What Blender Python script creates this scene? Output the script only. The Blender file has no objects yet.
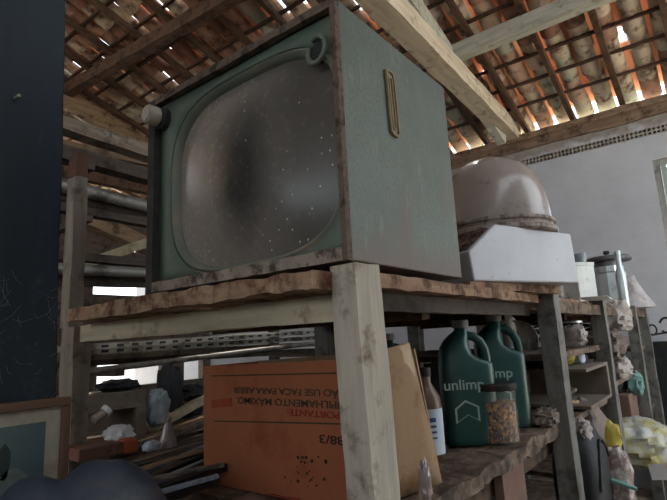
import bpy, bmesh, math, random
from mathutils import Vector, Matrix, noise
R = math.radians
PI = math.pi
ZD = 1.5                      # height of the rack's top deck above the floor
sc = bpy.context.scene
col = sc.collection
rnd = random.Random(7)

# ------------------------------------------------------------------ camera
YAW, PITCH, ROLL, FPX = R(37.57774231), R(10.37485737), R(-2.80431321), 496.648
CAM = Vector((-.749635, -.541976, -.145434))
FW = Vector((math.cos(PITCH)*math.cos(YAW), math.cos(PITCH)*math.sin(YAW), math.sin(PITCH)))
_r = Vector((math.sin(YAW), -math.cos(YAW), 0)); _u = _r.cross(FW)
RT = _r*math.cos(ROLL) + _u*math.sin(ROLL)
UP = -_r*math.sin(ROLL) + _u*math.cos(ROLL)
cd = bpy.data.cameras.new('camera'); cd.sensor_width = 36; cd.lens = FPX/667*36
cd.clip_start = .02
co = bpy.data.objects.new('camera', cd); col.objects.link(co)
co.matrix_world = Matrix((( RT.x, UP.x, -FW.x, CAM.x), (RT.y, UP.y, -FW.y, CAM.y), (RT.z, UP.z, -FW.z, CAM.z+ZD), (0, 0, 0, 1)))
sc.camera = co

def at(px, py, ax, v):
    """place on the plane (axis ax = v) that the photograph shows at this pixel"""
    d = FW + RT*((px-333.5)/FPX) + UP*((250-py)/FPX)
    return CAM + d*((v-CAM[ax])/d[ax])

# ------------------------------------------------------------------ materials
def lin(h):
    if isinstance(h, str):
        h = [int(h[i:i+2], 16)/255 for i in (0, 2, 4)]
    return tuple(c/12.92 if c <= .04045 else ((c+.055)/1.055)**2.4 for c in h) + (1,)

class NT:
    def __init__(s, name):
        s.m = bpy.data.materials.new(name); s.m.use_nodes = True
        s.t = s.m.node_tree; s.b = s.t.nodes['Principled BSDF']; s.out = s.t.nodes['Material Output']
        s.tc = s.t.nodes.new('ShaderNodeTexCoord')
    def n(s, typ, **k):
        nd = s.t.nodes.new(typ)
        for a, v in k.items():
            setattr(nd, a, v)
        return nd
    def link(s, a, b): s.t.links.new(a, b)
    def mapping(s, scale):
        mp = s.n('ShaderNodeMapping'); mp.inputs['Scale'].default_value = scale
        s.link(s.tc.outputs['Object'], mp.inputs['Vector']); return mp.outputs['Vector']
    def noise(s, scale, detail=6, stretch=(1, 1, 1), rough=.6, dist=0):
        nz = s.n('ShaderNodeTexNoise'); nz.inputs['Scale'].default_value = scale
        nz.inputs['Detail'].default_value = detail; nz.inputs['Roughness'].default_value = rough
        nz.inputs['Distortion'].default_value = dist
        s.link(s.mapping(stretch), nz.inputs['Vector']); return nz.outputs['Fac']
    def ramp(s, fac, stops):
        rp = s.n('ShaderNodeValToRGB'); e = rp.color_ramp.elements
        while len(e) < len(stops): e.new(.5)
        for el, (p, c) in zip(e, stops):
            el.position = p; el.color = c if len(c) == 4 else c+(1,)
        s.link(fac, rp.inputs['Fac']); return rp.outputs['Color']
    def mix(s, fac, a, b):
        mx = s.n('ShaderNodeMix', data_type='RGBA')
        for sock, v in ((mx.inputs[0], fac), (mx.inputs[6], a), (mx.inputs[7], b)):
            if hasattr(v, 'links'): s.link(v, sock)
            else: sock.default_value = v
        return mx.outputs[2]
    def bump(s, h, strength, dist=.01):
        b = s.n('ShaderNodeBump'); b.inputs['Strength'].default_value = strength; b.inputs['Distance'].default_value = dist
        s.link(h, b.inputs['Height']); s.link(b.outputs['Normal'], s.b.inputs['Normal'])

W1, K0 = (1, 1, 1, 1), (0, 0, 0, 1)
MATS = {}
def mat(name, a, b=None, scale=6, stretch=(1, 1, 1), rough=.8, metal=0, dirt=None, dirt_amt=.35, dirt_scale=9, bump=.25, spec=.3, trans=0, alpha=1, fine=60, sheen=0, emit=None):
    """two-tone noise colour, speckled dirt and a fine bump"""
    if name in MATS: return MATS[name]
    t = NT(name); b = b or a
    n1 = t.noise(scale, 7, stretch)
    c = t.ramp(n1, ((.32, lin(a)), (.68, lin(b))))
    n3 = t.noise(fine, 4, stretch)
    if dirt:
        n2 = t.noise(dirt_scale, 9, (1, 1, 1), .7)
        lo = .64 - dirt_amt*.45
        f = t.ramp(n2, ((lo, K0), (min(lo+.14, 1), W1)))
        c = t.mix(f, c, lin(dirt))
    t.link(c, t.b.inputs['Base Color'])
    t.b.inputs['Roughness'].default_value = rough; t.b.inputs['Metallic'].default_value = metal
    t.b.inputs['Specular IOR Level'].default_value = spec
    t.b.inputs['Transmission Weight'].default_value = trans; t.b.inputs['Alpha'].default_value = alpha
    if bump: t.bump(n3, bump, .004)
    MATS[name] = t.m
    return t.m

XS, YS, ZS = (.12, 1, 1), (1, .12, 1), (1, 1, .12)
def wood(name, a, b, axis='x', dirt=None, amt=.3, rough=.85, scale=22, ds=9):
    st = {'x': XS, 'y': YS, 'z': ZS}[axis]
    return mat(name, a, b, scale, st, rough, dirt=dirt, dirt_amt=amt, dirt_scale=ds, bump=.5, fine=90)

M = {}
M['post'] = wood('weathered post wood', '9a9285', 'c4bcab', 'z', '6b5c4c', .25)
M['post_rear'] = wood('brownish grey rear post wood', '6f665d', '918679', 'z', '54493f', .3)
M['post_dark'] = wood('smoke grey post wood', '5a5955', '7d7c77', 'z', '45413c', .3, rough=.5)
M['board'] = wood('pale weathered board', 'a0977f', 'c4b89c', 'y', '6e5f4a', .22)
M['plank_y'] = wood('raw brown plank', '8a6c55', 'b49a80', 'y', '5a3b2a', .4, ds=14)
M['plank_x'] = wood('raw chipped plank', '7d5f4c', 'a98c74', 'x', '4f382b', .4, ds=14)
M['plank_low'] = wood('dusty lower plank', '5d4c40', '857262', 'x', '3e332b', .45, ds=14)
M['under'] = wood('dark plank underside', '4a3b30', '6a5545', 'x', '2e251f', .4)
M['rust'] = mat('reddish brown wood end', '4a3328', '66483a', 12, rough=.9)
M['blue_post'] = mat('dark blue painted timber', '1b232a', '28323b', 5, ZS, .6, dirt='39424a', dirt_amt=.14, dirt_scale=14, bump=.3)
M['rafter'] = wood('brown rafter wood', '4a372c', '67503f', 'x', '3f2d22', .3)
M['batten'] = wood('brown batten wood', '453329', '5c463a', 'y', '3f2d22', .3)
M['beam_pale'] = wood('pale sawn beam', 'b3a590', 'd6cab4', 'x', '8a785f', .2)
M['beam_green'] = wood('greenish grey purlin', '9f9f93', 'c6c4b7', 'y', '767666', .2)
M['purlin'] = wood('old dark purlin', '4d3a30', '6d5444', 'y', '33261f', .3)
M['plate'] = wood('wall plate timber', '7a6350', '9c8570', 'y', '54402f', .35)
M['timber'] = wood('grey brown stacked timber', '64594f', '8b7f72', 'x', '433a33', .35)
M['timber_b'] = wood('dark stacked timber', '3b342f', '574d45', 'x', '2a2420', .35)
M['timber_c'] = wood('tan stacked timber', '7d6752', 'a38a70', 'x', '54432f', .3)
M['pipe'] = mat('dull grey pipe', '6f6d69', '918e88', 10, XS, .5, .3, dirt='4b4541', dirt_amt=.35)
M['steel'] = mat('dusty steel strip', '77736c', '9c978e', 10, XS, .45, .5, dirt='514a42', dirt_amt=.4)
M['alu'] = mat('bluish aluminium profile', '8b98a8', 'aab6c4', 12, XS, .35, .7, dirt='4c4f55', dirt_amt=.3)
M['black'] = mat('dusty black plastic', '17181a', '26272a', 8, rough=.55, dirt='3b3937', dirt_amt=.25)
M['iron'] = mat('blackened iron', '232222', '383634', 9, rough=.6, metal=.4, dirt='4a4038', dirt_amt=.3)
M['white'] = mat('dusty white enamel', 'a5a6ad', 'b6b7be', 4, rough=.35, dirt='8c8580', dirt_amt=.08, dirt_scale=20, bump=.08, spec=.5)
M['whitetin'] = mat('white painted tin', 'b9bebd', 'd8dcda', 6, rough=.4, dirt='7c7a74', dirt_amt=.2, bump=.1)
M['paper'] = mat('white paper', 'cfcfd0', 'e2e2e4', 6, rough=.8, bump=.1)
M['cream'] = mat('yellowed plastic', '948b7c', 'b3aa9a', 8, rough=.5, dirt='7d7365', dirt_amt=.3)
M['dirt'] = mat('caked brown dirt', '4a352d', '7a6259', 30, rough=1, dirt='2e211c', dirt_amt=.45, dirt_scale=40, bump=1)
M['floor'] = mat('packed earth floor', '80766a', '9b9083', 3, rough=.95, dirt='4d3f33', dirt_amt=.3)
M['earth'] = mat('sunny yard earth', 'b5aa98', 'cbc0ad', 2, rough=.95)
M['yardwall'] = mat('white rendered yard wall', 'd6d8dd', 'e6e8ec', 2, rough=.9)

def glassy(name, c, rough=.15, trans=.8, spec=.5):
    return mat(name, c, c, 5, rough=rough, bump=0, trans=trans, spec=spec)

# wall plaster: white below, raw grey mortar near the top (a band of bare mortar, not shade)
def plaster():
    t = NT('whitewashed plaster')
    sep = t.n('ShaderNodeSeparateXYZ'); t.link(t.tc.outputs['Object'], sep.inputs[0])
    n1 = t.noise(1.3, 8, (1, 1, 1), .65)
    c = t.ramp(n1, ((.3, lin('a9abb2')), (.7, lin('c0c2c9'))))
    n2 = t.noise(4, 8)
    ad = t.n('ShaderNodeMath', operation='MULTIPLY_ADD'); t.link(n2, ad.inputs[0]); ad.inputs[1].default_value = .5
    t.link(sep.outputs[2], ad.inputs[2])
    f = t.ramp(ad.outputs[0], ((.0, K0), (1, W1)))
    mr = t.n('ShaderNodeMapRange'); t.link(ad.outputs[0], mr.inputs[0])
    mr.inputs[1].default_value = 1.86; mr.inputs[2].default_value = 1.93
    n4 = t.noise(12, 8)
    c2 = t.ramp(n4, ((.3, lin('77706a')), (.7, lin('9c958c'))))
    c = t.mix(mr.outputs[0], c, c2)
    t.link(c, t.b.inputs['Base Color']); t.b.inputs['Roughness'].default_value = .9
    t.bump(n4, .4, .01)
    return t.m
M['plaster'] = plaster()

def tile_mat():
    t = NT('terracotta roof tile')
    n1 = t.noise(2.2, 6); n2 = t.noise(9, 7); n3 = t.noise(40, 4)
    gi = t.n('ShaderNodeNewGeometry')
    ad = t.n('ShaderNodeMath', operation='MULTIPLY_ADD'); t.link(n1, ad.inputs[0]); ad.inputs[1].default_value = .7
    sb = t.n('ShaderNodeMath', operation='MULTIPLY_ADD'); t.link(gi.outputs['Random Per Island'], sb.inputs[0]); sb.inputs[1].default_value = .8; sb.inputs[2].default_value = -.25
    t.link(sb.outputs[0], ad.inputs[2])
    c = t.ramp(ad.outputs[0], ((.1, lin('8f6755')), (.32, lin('b08c78')), (.55, lin('c9b8a2')), (.8, lin('c6baa4')), (.95, lin('a9b09e'))))
    f = t.ramp(n2, ((.5, K0), (.66, W1)))
    c = t.mix(f, c, lin('5d4236'))
    t.link(c, t.b.inputs['Base Color']); t.b.inputs['Roughness'].default_value = .85
    t.bump(n3, .3, .004)
    return t.m
M['tile'] = tile_mat()
M['red_tile'] = mat('red clay cover tile', 'c48a6c', 'd3a286', 5, rough=.9)

def tv_side():
    t = NT('dusty grey green cabinet paint')
    n1 = t.noise(3, 8, (1, 1, 1), .65); n2 = t.noise(120, 3); n3 = t.noise(7, 9, (1, 1, .35), .7)
    c = t.ramp(n1, ((.3, lin('454f44')), (.7, lin('616c5f'))))
    f = t.ramp(n2, ((.52, K0), (.7, W1)))
    c = t.mix(f, c, lin('4c473f'))
    f3 = t.ramp(n3, ((.55, K0), (.75, W1)))
    c = t.mix(f3, c, lin('5d5349'))
    sep = t.n('ShaderNodeSeparateXYZ'); t.link(t.tc.outputs['Object'], sep.inputs[0])
    n9 = t.noise(26, 8, (1, 1, .25), .75)
    f9 = t.ramp(n9, ((.56, K0), (.72, (.7, .7, .7, 1))))
    c = t.mix(f9, c, lin('83867c'))
    n8 = t.noise(1.6, 5)
    f8 = t.ramp(n8, ((.5, K0), (.7, (.6, .6, .6, 1))))
    c = t.mix(f8, c, lin('3f4139'))
    # brown grime worn along the bottom edge
    ad = t.n('ShaderNodeMath', operation='MULTIPLY_ADD'); t.link(n3, ad.inputs[0]); ad.inputs[1].default_value = -.22; t.link(sep.outputs[2], ad.inputs[2])
    mr = t.n('ShaderNodeMapRange'); t.link(ad.outputs[0], mr.inputs[0]); mr.inputs[1].default_value = -.02; mr.inputs[2].default_value = -.1
    c = t.mix(mr.outputs[0], c, lin('5f5046'))
    t.link(c, t.b.inputs['Base Color']); t.b.inputs['Roughness'].default_value = .5
    t.b.inputs['Specular IOR Level'].default_value = .45
    t.bump(n2, .35, .003)
    return t.m
M['tv_side'] = tv_side()
M['tv_green'] = mat('dark green bezel enamel', '536055', '647164', 4, rough=.45, dirt='6d6a60', dirt_amt=.2, dirt_scale=8, bump=.15, spec=.4)
M['tv_edge'] = mat('worn brown cabinet edge', '5f5047', '7b695c', 30, rough=.85, dirt='37302b', dirt_amt=.4, dirt_scale=30, bump=.6)
M['tv_dark'] = mat('dark cabinet edge', '2b2c2b', '3c3d3b', 20, rough=.8, dirt='4c4640', dirt_amt=.3)

def screen_mat():
    t = NT('dusty picture tube glass')
    sep = t.n('ShaderNodeSeparateXYZ'); t.link(t.tc.outputs['Object'], sep.inputs[0])
    n1 = t.noise(3.5, 6); n2 = t.noise(55, 5, (1, 1, 1), .7)
    # dust film, with the photographer's dark reflection painted in as a thinner patch
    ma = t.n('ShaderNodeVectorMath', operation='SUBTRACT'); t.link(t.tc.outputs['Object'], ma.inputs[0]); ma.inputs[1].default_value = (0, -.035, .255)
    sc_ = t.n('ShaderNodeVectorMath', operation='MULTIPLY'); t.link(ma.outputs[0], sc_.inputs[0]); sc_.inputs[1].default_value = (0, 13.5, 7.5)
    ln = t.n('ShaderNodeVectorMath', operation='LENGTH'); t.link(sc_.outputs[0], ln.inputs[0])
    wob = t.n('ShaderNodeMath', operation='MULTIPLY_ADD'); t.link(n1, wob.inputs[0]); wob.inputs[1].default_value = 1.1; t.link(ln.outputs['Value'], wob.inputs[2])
    figure_refl = t.n('ShaderNodeMapRange'); t.link(wob.outputs[0], figure_refl.inputs[0]); figure_refl.inputs[1].default_value = 1.0; figure_refl.inputs[2].default_value = 2.0; figure_refl.inputs[3].default_value = .2
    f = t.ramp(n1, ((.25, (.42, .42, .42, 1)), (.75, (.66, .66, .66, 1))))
    mul = t.n('ShaderNodeMath', operation='MULTIPLY'); t.link(f, mul.inputs[0]); t.link(figure_refl.outputs[0], mul.inputs[1])
    # film colour stronger on the far half, painting in the brighter reflection there
    my = t.n('ShaderNodeMapRange'); t.link(sep.outputs[1], my.inputs[0]); my.inputs[1].default_value = -.22; my.inputs[2].default_value = .12; my.inputs[3].default_value = .5; my.inputs[4].default_value = 1.6
    mul2 = t.n('ShaderNodeMath', operation='MULTIPLY'); t.link(mul.outputs[0], mul2.inputs[0]); t.link(my.outputs[0], mul2.inputs[1])
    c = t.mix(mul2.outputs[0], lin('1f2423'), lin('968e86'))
    # pale specks of grit
    vo = t.n('ShaderNodeTexVoronoi'); vo.inputs['Scale'].default_value = 55; t.link(t.mapping((.2, 1, .7)), vo.inputs['Vector'])
    n5 = t.noise(6, 3)
    sp = t.n('ShaderNodeMath', operation='LESS_THAN'); t.link(vo.outputs['Distance'], sp.inputs[0]); sp.inputs[1].default_value = .10
    gt = t.n('ShaderNodeMath', operation='GREATER_THAN'); t.link(n5, gt.inputs[0]); gt.inputs[1].default_value = .51
    m2 = t.n('ShaderNodeMath', operation='MULTIPLY'); t.link(sp.outputs[0], m2.inputs[0]); t.link(gt.outputs[0], m2.inputs[1])
    c = t.mix(m2.outputs[0], c, lin('cfcac2'))
    t.link(c, t.b.inputs['Base Color'])
    rr = t.n('ShaderNodeMapRange'); t.link(n2, rr.inputs[0]); rr.inputs[3].default_value = .12; rr.inputs[4].default_value = .38
    t.link(rr.outputs[0], t.b.inputs['Roughness']); t.b.inputs['Specular IOR Level'].default_value = .28
    return t.m
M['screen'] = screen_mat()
M['dome'] = mat('frosted plastic dome', 'a39893', 'b8aeab', 3, rough=.22, dirt='8a807c', dirt_amt=.2, dirt_scale=10, bump=.05, spec=.6, trans=.25)
M['rim'] = mat('dusty dome rim', '8d827c', 'a79d97', 20, rough=.6, dirt='5e5049', dirt_amt=.4, dirt_scale=30)
M['carton'] = mat('orange brown cardboard', '8a4f34', '9d6143', 3, rough=.85, dirt='85492e', dirt_amt=.25, dirt_scale=6, bump=.1)
M['carton_tan'] = mat('tan cardboard', '877056', '9e8365', 5, ZS, rough=.85, dirt='7c5c40', dirt_amt=.25, bump=.1)
M['tape'] = mat('yellowed packing tape', 'a58f70', 'b8a383', 20, rough=.35, bump=.1)
M['ink_green'] = mat('dark green print', '37352a', '46402f', 20, rough=.8, bump=0)
M['ink_red'] = mat('red print', '7a2018', '8c2c20', 20, rough=.8, bump=0)
M['ink_black'] = mat('black ink stain', '2a1e18', '3a281e', 20, rough=.8, bump=0)
M['teal'] = mat('teal green jug plastic', '1a413d', '224f49', 4, rough=.35, dirt='33443e', dirt_amt=.25, bump=.08, spec=.5)
M['teal_dark'] = mat('dark teal plastic', '14302f', '1c3d3b', 4, rough=.45, dirt='2b3633', dirt_amt=.3, bump=.08)
M['cap'] = mat('grey jug cap', '77787a', '929394', 6, rough=.6, dirt='55524e', dirt_amt=.3)
M['print_pale'] = mat('pale green print', '8aa39a', '9db3aa', 8, rough=.6, bump=0)
M['brown_glass'] = mat('brown bottle plastic', '5d4839', '755c4a', 5, rough=.3, bump=.05, dirt='3f332b', dirt_amt=.2)
M['blue_label'] = mat('pale blue label', 'a9b5c4', 'c0c9d4', 10, rough=.7, bump=0)
M['blue_ink'] = mat('blue label print', '2f4a78', '3b5888', 10, rough=.7, bump=0)
M['grain'] = mat('orange brown grains', '5e3412', 'c98a35', 60, rough=.7, dirt='2e1a0c', dirt_amt=.5, dirt_scale=80, bump=1, fine=70)
M['jar'] = mat('jar glass', 'dfe6e4', 'dfe6e4', rough=.08, bump=0, alpha=.07, spec=.4)
M['steel_dish'] = mat('dull metal dish', '8a8680', 'a9a59d', 14, rough=.5, metal=.5, dirt='5e5751', dirt_amt=.35)
M['chrome'] = mat('scuffed bright metal', 'a8b1b3', 'c9d0d1', 9, ZS, rough=.3, metal=.7, dirt='74756f', dirt_amt=.2)
M['lid'] = mat('grey metal lid', '4f4f52', '6a6a6d', 9, rough=.4, metal=.6)
M['cone'] = mat('dusty pale felt', '9c9799', 'b6b1b3', 14, rough=.95, dirt='7a7474', dirt_amt=.3)
M['tarp'] = mat('dark blue plastic sheet', '252c36', '38424f', 3, rough=.45, dirt='4a4d52', dirt_amt=.25, bump=.15, spec=.5)
M['frame'] = wood('brown picture frame wood', '554035', '6e5544', 'x', '54372a', .2)
M['frame_z'] = wood('brown picture frame upright', '554035', '6e5544', 'z', '54372a', .2)
M['mat_board'] = mat('stained cream mount', '8f897a', 'aaa494', 7, rough=.8, dirt='8a7a60', dirt_amt=.3)
M['photo'] = mat('faded teal print', '455254', '566567', 3, rough=.35, bump=0, dirt='66777a', dirt_amt=.2)
M['photo_dark'] = mat('dark print figure', '25302f', '33403d', 8, rough=.35, bump=0)
M['photo_mid'] = mat('mottled print figure', '55605c', '6f7a75', 18, rough=.35, bump=0)
M['ply'] = mat('greyish plywood', '655b51', '81766a', 6, XS, rough=.9, dirt='595047', dirt_amt=.3)
M['crate'] = mat('grey green crate wood', '3f413a', '55574e', 6, XS, rough=.9, dirt='34322c', dirt_amt=.3)
M['redbox'] = mat('faded red brown carton', '6a4a3e', '8a6552', 8, rough=.85, dirt='5a3c30', dirt_amt=.35)
M['orange'] = mat('orange red plastic', '8f3d2a', 'a04c36', 6, rough=.6, bump=.1)
M['clear'] = mat('dull clear plastic bag', '8f9aa3', 'b3bdc6', 9, rough=.25, bump=.3, trans=.35)
M['foil'] = mat('crumpled silver packet', '8b7c7a', 'b5abab', 14, rough=.35, metal=.5, bump=.5)
M['yellow_bag'] = mat('yellow printed plastic bag', 'a3953f', 'bdbba8', 5, rough=.25, dirt='b9bab6', dirt_amt=.5, dirt_scale=5, bump=.3)
M['yellow'] = mat('dull yellow wrap', '9a8a35', 'b2a14b', 7, rough=.6, bump=.3)
M['grey_sack'] = mat('grey brown sack', '6d625c', '8b7f78', 9, rough=.9, dirt='544a45', dirt_amt=.3, bump=.5)
M['dark_sack'] = mat('dark brown sack', '2c2724', '403934', 9, rough=.9, dirt='544a45', dirt_amt=.2, bump=.5)
M['pale_sack'] = mat('pale dusty sack', '948c88', 'b7afab', 9, rough=.9, dirt='6d6460', dirt_amt=.3, bump=.5)
M['black_bag'] = mat('black nylon bag', '1a1b1e', '28292d', 9, rough=.6, dirt='3a3a3c', dirt_amt=.2, bump=.4)
M['green_teal'] = mat('light teal plastic', '5d857f', '74958e', 6, rough=.5)
M['cable'] = mat('black cable', '1b1b1c', '2a2a2a', 9, rough=.6)
M['pink_box'] = mat('dull pink brown carton', '664f45', '7d6255', 6, rough=.85, dirt='6e564c', dirt_amt=.25)
M['navy'] = mat('navy painted board', '2a3441', '364250', 6, rough=.6, dirt='4a4f55', dirt_amt=.2)
M['colour_pack'] = mat('red and white printed packet', '6b3a38', '8f8580', 12, rough=.4, dirt='c9c5c2', dirt_amt=.35, dirt_scale=16, bump=.2)
M['web'] = mat('grey cobweb thread', '8b8884', '9a9793', 9, rough=1, bump=0)
M['dust'] = mat('loose grey dust', '83766d', '988b81', 30, rough=1, bump=.6)
M['leaf'] = mat('sunlit yellow green leaves', '7d8a3a', 'a3a851', 6, rough=.7)

# ------------------------------------------------------------------ mesh builder
class MB:
    def __init__(s): s.bm = bmesh.new()
    def quad(s, pts): return s.bm.faces.new([s.bm.verts.new(p) for p in pts])
    def hexa(s, p):       # 8 points: bottom loop 0-3, top loop 4-7
        v = [s.bm.verts.new(q) for q in p]
        for f in ((3, 2, 1, 0), (4, 5, 6, 7), (0, 1, 5, 4), (1, 2, 6, 5), (2, 3, 7, 6), (3, 0, 4, 7)):
            s.bm.faces.new([v[i] for i in f])
        return s
    def box(s, x0, x1, y0, y1, z0, z1):
        return s.hexa([(x0, y0, z0), (x1, y0, z0), (x1, y1, z0), (x0, y1, z0), (x0, y0, z1), (x1, y0, z1), (x1, y1, z1), (x0, y1, z1)])
    def loft(s, rings, cap=True, closed=True):
        vs = [[s.bm.verts.new(p) for p in r] for r in rings]
        n = len(vs[0])
        for a, b in zip(vs, vs[1:]):
            for i in range(n if closed else n-1):
                j = (i+1) % n
                s.bm.faces.new((a[i], a[j], b[j], b[i]))
        if cap and closed:
            s.bm.faces.new(vs[0][::-1]); s.bm.faces.new(vs[-1])
        return s
    def bar(s, p0, p1, w, h, up=(0, 0, 1), n=1, jit=0, seed=0, jfreq=9):
        """rectangular bar from p0 to p1, w sideways, h along up; jit roughens the edges"""
        p0, p1 = Vector(p0), Vector(p1); d = (p1-p0).normalized(); up = Vector(up)
        side = d.cross(up).normalized(); u = side.cross(d).normalized()
        rings = []
        for k in range(n+1):
            c = p0.lerp(p1, k/n); ring = []
            for i, (a, b) in enumerate(((-.5, -.5), (0, -.5), (.5, -.5), (.5, 0), (.5, .5), (0, .5), (-.5, .5), (-.5, 0)) if jit else ((-.5, -.5), (.5, -.5), (.5, .5), (-.5, .5))):
                q = c + side*(a*w) + u*(b*h)
                if jit:
                    q = q + noise.noise_vector(q*jfreq + Vector((seed*3.7, i*.35, seed)))*jit + noise.noise_vector(q*jfreq*4 + Vector((seed, i, 5)))*jit*.5
                ring.append(q)
            rings.append(ring)
        return s.loft(rings)
    def tube(s, pts, r, seg=10, r1=None):
        pts = [Vector(p) for p in pts]; n = len(pts); rings = []
        ref = Vector((0, 0, 1))
        for i, p in enumerate(pts):
            d = (pts[min(i+1, n-1)] - pts[max(i-1, 0)]).normalized()
            if abs(d.dot(ref)) > .95: ref = Vector((1, 0, 0)) if abs(d.x) < .9 else Vector((0, 1, 0))
            a = d.cross(ref).normalized(); b = a.cross(d)
            rr = r if r1 is None else r + (r1-r)*i/(n-1)
            rings.append([p + a*(rr*math.cos(t*2*PI/seg)) + b*(rr*math.sin(t*2*PI/seg)) for t in range(seg)])
        return s.loft(rings)
    def lathe(s, prof, seg=32, c=(0, 0, 0), axis='z'):
        rings = []
        for r, z in prof:
            ring = []
            for t in range(seg):
                a = t*2*PI/seg; x, y = max(r, 1e-4)*math.cos(a), max(r, 1e-4)*math.sin(a)
                p = {'z': (x, y, z), 'x': (z, x, y), 'y': (y, z, x)}[axis]
                ring.append((c[0]+p[0], c[1]+p[1], c[2]+p[2]))
            rings.append(ring)
        return s.loft(rings)
    def blob(s, c, rad, seed=0, amp=.15, freq=2.2, seg=28, rings=18, ex=2.6, flat=None):
        """crumpled rounded lump"""
        L = []
        for i in range(rings+1):
            ph = -PI/2 + PI*i/rings
            ring = []
            for k in range(seg):
                th = 2*PI*k/seg
                sp = lambda v: math.copysign(abs(v)**(2/ex), v)
                d = Vector((sp(max(math.cos(ph), .02))*sp(math.cos(th)), sp(max(math.cos(ph), .02))*sp(math.sin(th)), sp(math.sin(ph))))
                f = 1 + amp*noise.noise(d*freq + Vector((seed*7.1, 0, seed))) + amp*.6*noise.noise(d*freq*3 + Vector((seed, 4, 2))) + amp*.35*abs(noise.noise(d*freq*6 + Vector((9, seed, 2))))
                q = Vector((c[0]+d.x*rad[0]*f, c[1]+d.y*rad[1]*f, c[2]+d.z*rad[2]*f))
                if flat is not None and q.z < flat: q.z = flat
                ring.append(q)
            L.append(ring)
        return s.loft(L)
    def prism(s, poly, d):
        """extrude a 3D polygon along vector d"""
        d = Vector(d)
        return s.loft([[Vector(p) for p in poly], [Vector(p)+d for p in poly]])

def root(name, label, cat, loc=(0, 0, 0), rz=0, group=None, rot=None):
    o = bpy.data.objects.new(name, None); col.objects.link(o)
    o.empty_display_size = .05
    o.location = loc; o.rotation_euler = rot or (0, 0, rz); o['label'] = label; o['category'] = cat
    if group: o['group'] = group
    return o
def tag(o, label, cat, group=None):
    o['label'] = label; o['category'] = cat
    if group: o['group'] = group
    return o
def rootoff(p):
    v = Vector((0, 0, 0))
    while p is not None:
        v += p.location; p = p.parent
    return v
def mk(name, mb, m, parent=None, bevel=0, smooth=False, world=False, seg=2, sub=0, origin=None):
    """link the builder's mesh as one object; world=True: vertices are in rack coordinates"""
    bm = mb.bm
    off = Vector((0, 0, 0))
    if parent is not None and world: off = -rootoff(parent)
    if parent is None:
        if origin is None:
            xs = [v.co for v in bm.verts]
            origin = Vector((sum(v.x for v in xs)/len(xs), sum(v.y for v in xs)/len(xs), min(v.z for v in xs)))
        off = -Vector(origin)
    for v in bm.verts: v.co += off
    bmesh.ops.recalc_face_normals(bm, faces=bm.faces[:])
    if smooth:
        for f in bm.faces: f.smooth = True
    me = bpy.data.meshes.new(name); bm.to_mesh(me); bm.free()
    me.materials.append(m)
    o = bpy.data.objects.new(name, me); col.objects.link(o)
    if parent is not None: o.parent = parent
    else: o.location = -off
    if bevel:
        b = o.modifiers.new('bevel', 'BEVEL'); b.width = bevel; b.segments = seg; b.limit_method = 'ANGLE'; b.angle_limit = R(35)
    if sub:
        b = o.modifiers.new('sub', 'SUBSURF'); b.levels = sub; b.render_levels = sub
    if smooth:
        try: me.set_sharp_from_angle(angle=R(42))
        except Exception: pass
    return o
def struct(name, mb, m, **k):
    o = mk(name, mb, m, origin=k.pop('origin', (0, 0, 0)), **k); o['kind'] = 'structure'; return o
def text(name, body, m, parent, loc, rot, size, width=None, align='LEFT'):
    cu = bpy.data.curves.new(name, 'FONT'); cu.body = body; cu.size = size; cu.align_x = align
    cu.materials.append(m); cu.extrude = .0002; cu.offset = size*.012
    o = bpy.data.objects.new(name, cu); col.objects.link(o)
    bpy.context.view_layer.update()
    k = width/max(o.dimensions.x, 1e-4) if width else 1
    me = bpy.data.meshes.new_from_object(o.evaluated_get(bpy.context.evaluated_depsgraph_get()))
    me.materials.clear(); me.materials.append(m)
    bpy.data.objects.remove(o)
    o = bpy.data.objects.new(name, me); col.objects.link(o)
    o.parent = parent; o.location = loc; o.rotation_euler = rot; o.scale.x = k
    return o

# ================================================================== SETTING
FZ = -ZD
mb = MB(); mb.quad([(-6, -5, FZ), (4.6, -5, FZ), (4.6, 8.2, FZ), (-6, 8.2, FZ)]); struct('floor', mb, M['floor'])
mb = MB(); mb.quad([(-30, -30, FZ-.02), (40, -30, FZ-.02), (40, 40, FZ-.02), (-30, 40, FZ-.02)]); struct('yard_ground', mb, M['earth'])
XW = 4.4
# end wall with a window opening and a recessed vent strip
WY0, WY1, WZ0, WZ1 = -1.15, -.235, .25, 1.31
SZ0, SZ1, SY0, SY1 = 1.545, 1.615, -1.6, 1.75
TOP = 1.815
mb = MB()
def wq(y0, y1, z0, z1): mb.box(XW, XW+.12, y0, y1, z0, z1)
mb2 = [(-3.2, WY0, FZ, SZ0), (WY0, WY1, FZ, WZ0), (WY0, WY1, WZ1, SZ0), (WY1, 8.2, FZ, SZ0), (-3.2, SY0, SZ0, SZ1), (SY1, 8.2, SZ0, SZ1), (-3.2, 8.2, SZ1, TOP)]
for q in mb2: wq(*q)
wq2 = mb.box(XW+.08, XW+.12, SY0, SY1, SZ0, SZ1)
bmesh.ops.remove_doubles(mb.bm, verts=mb.bm.verts[:], dist=1e-5)
struct('wall_right', mb, M['plaster'])
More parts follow.
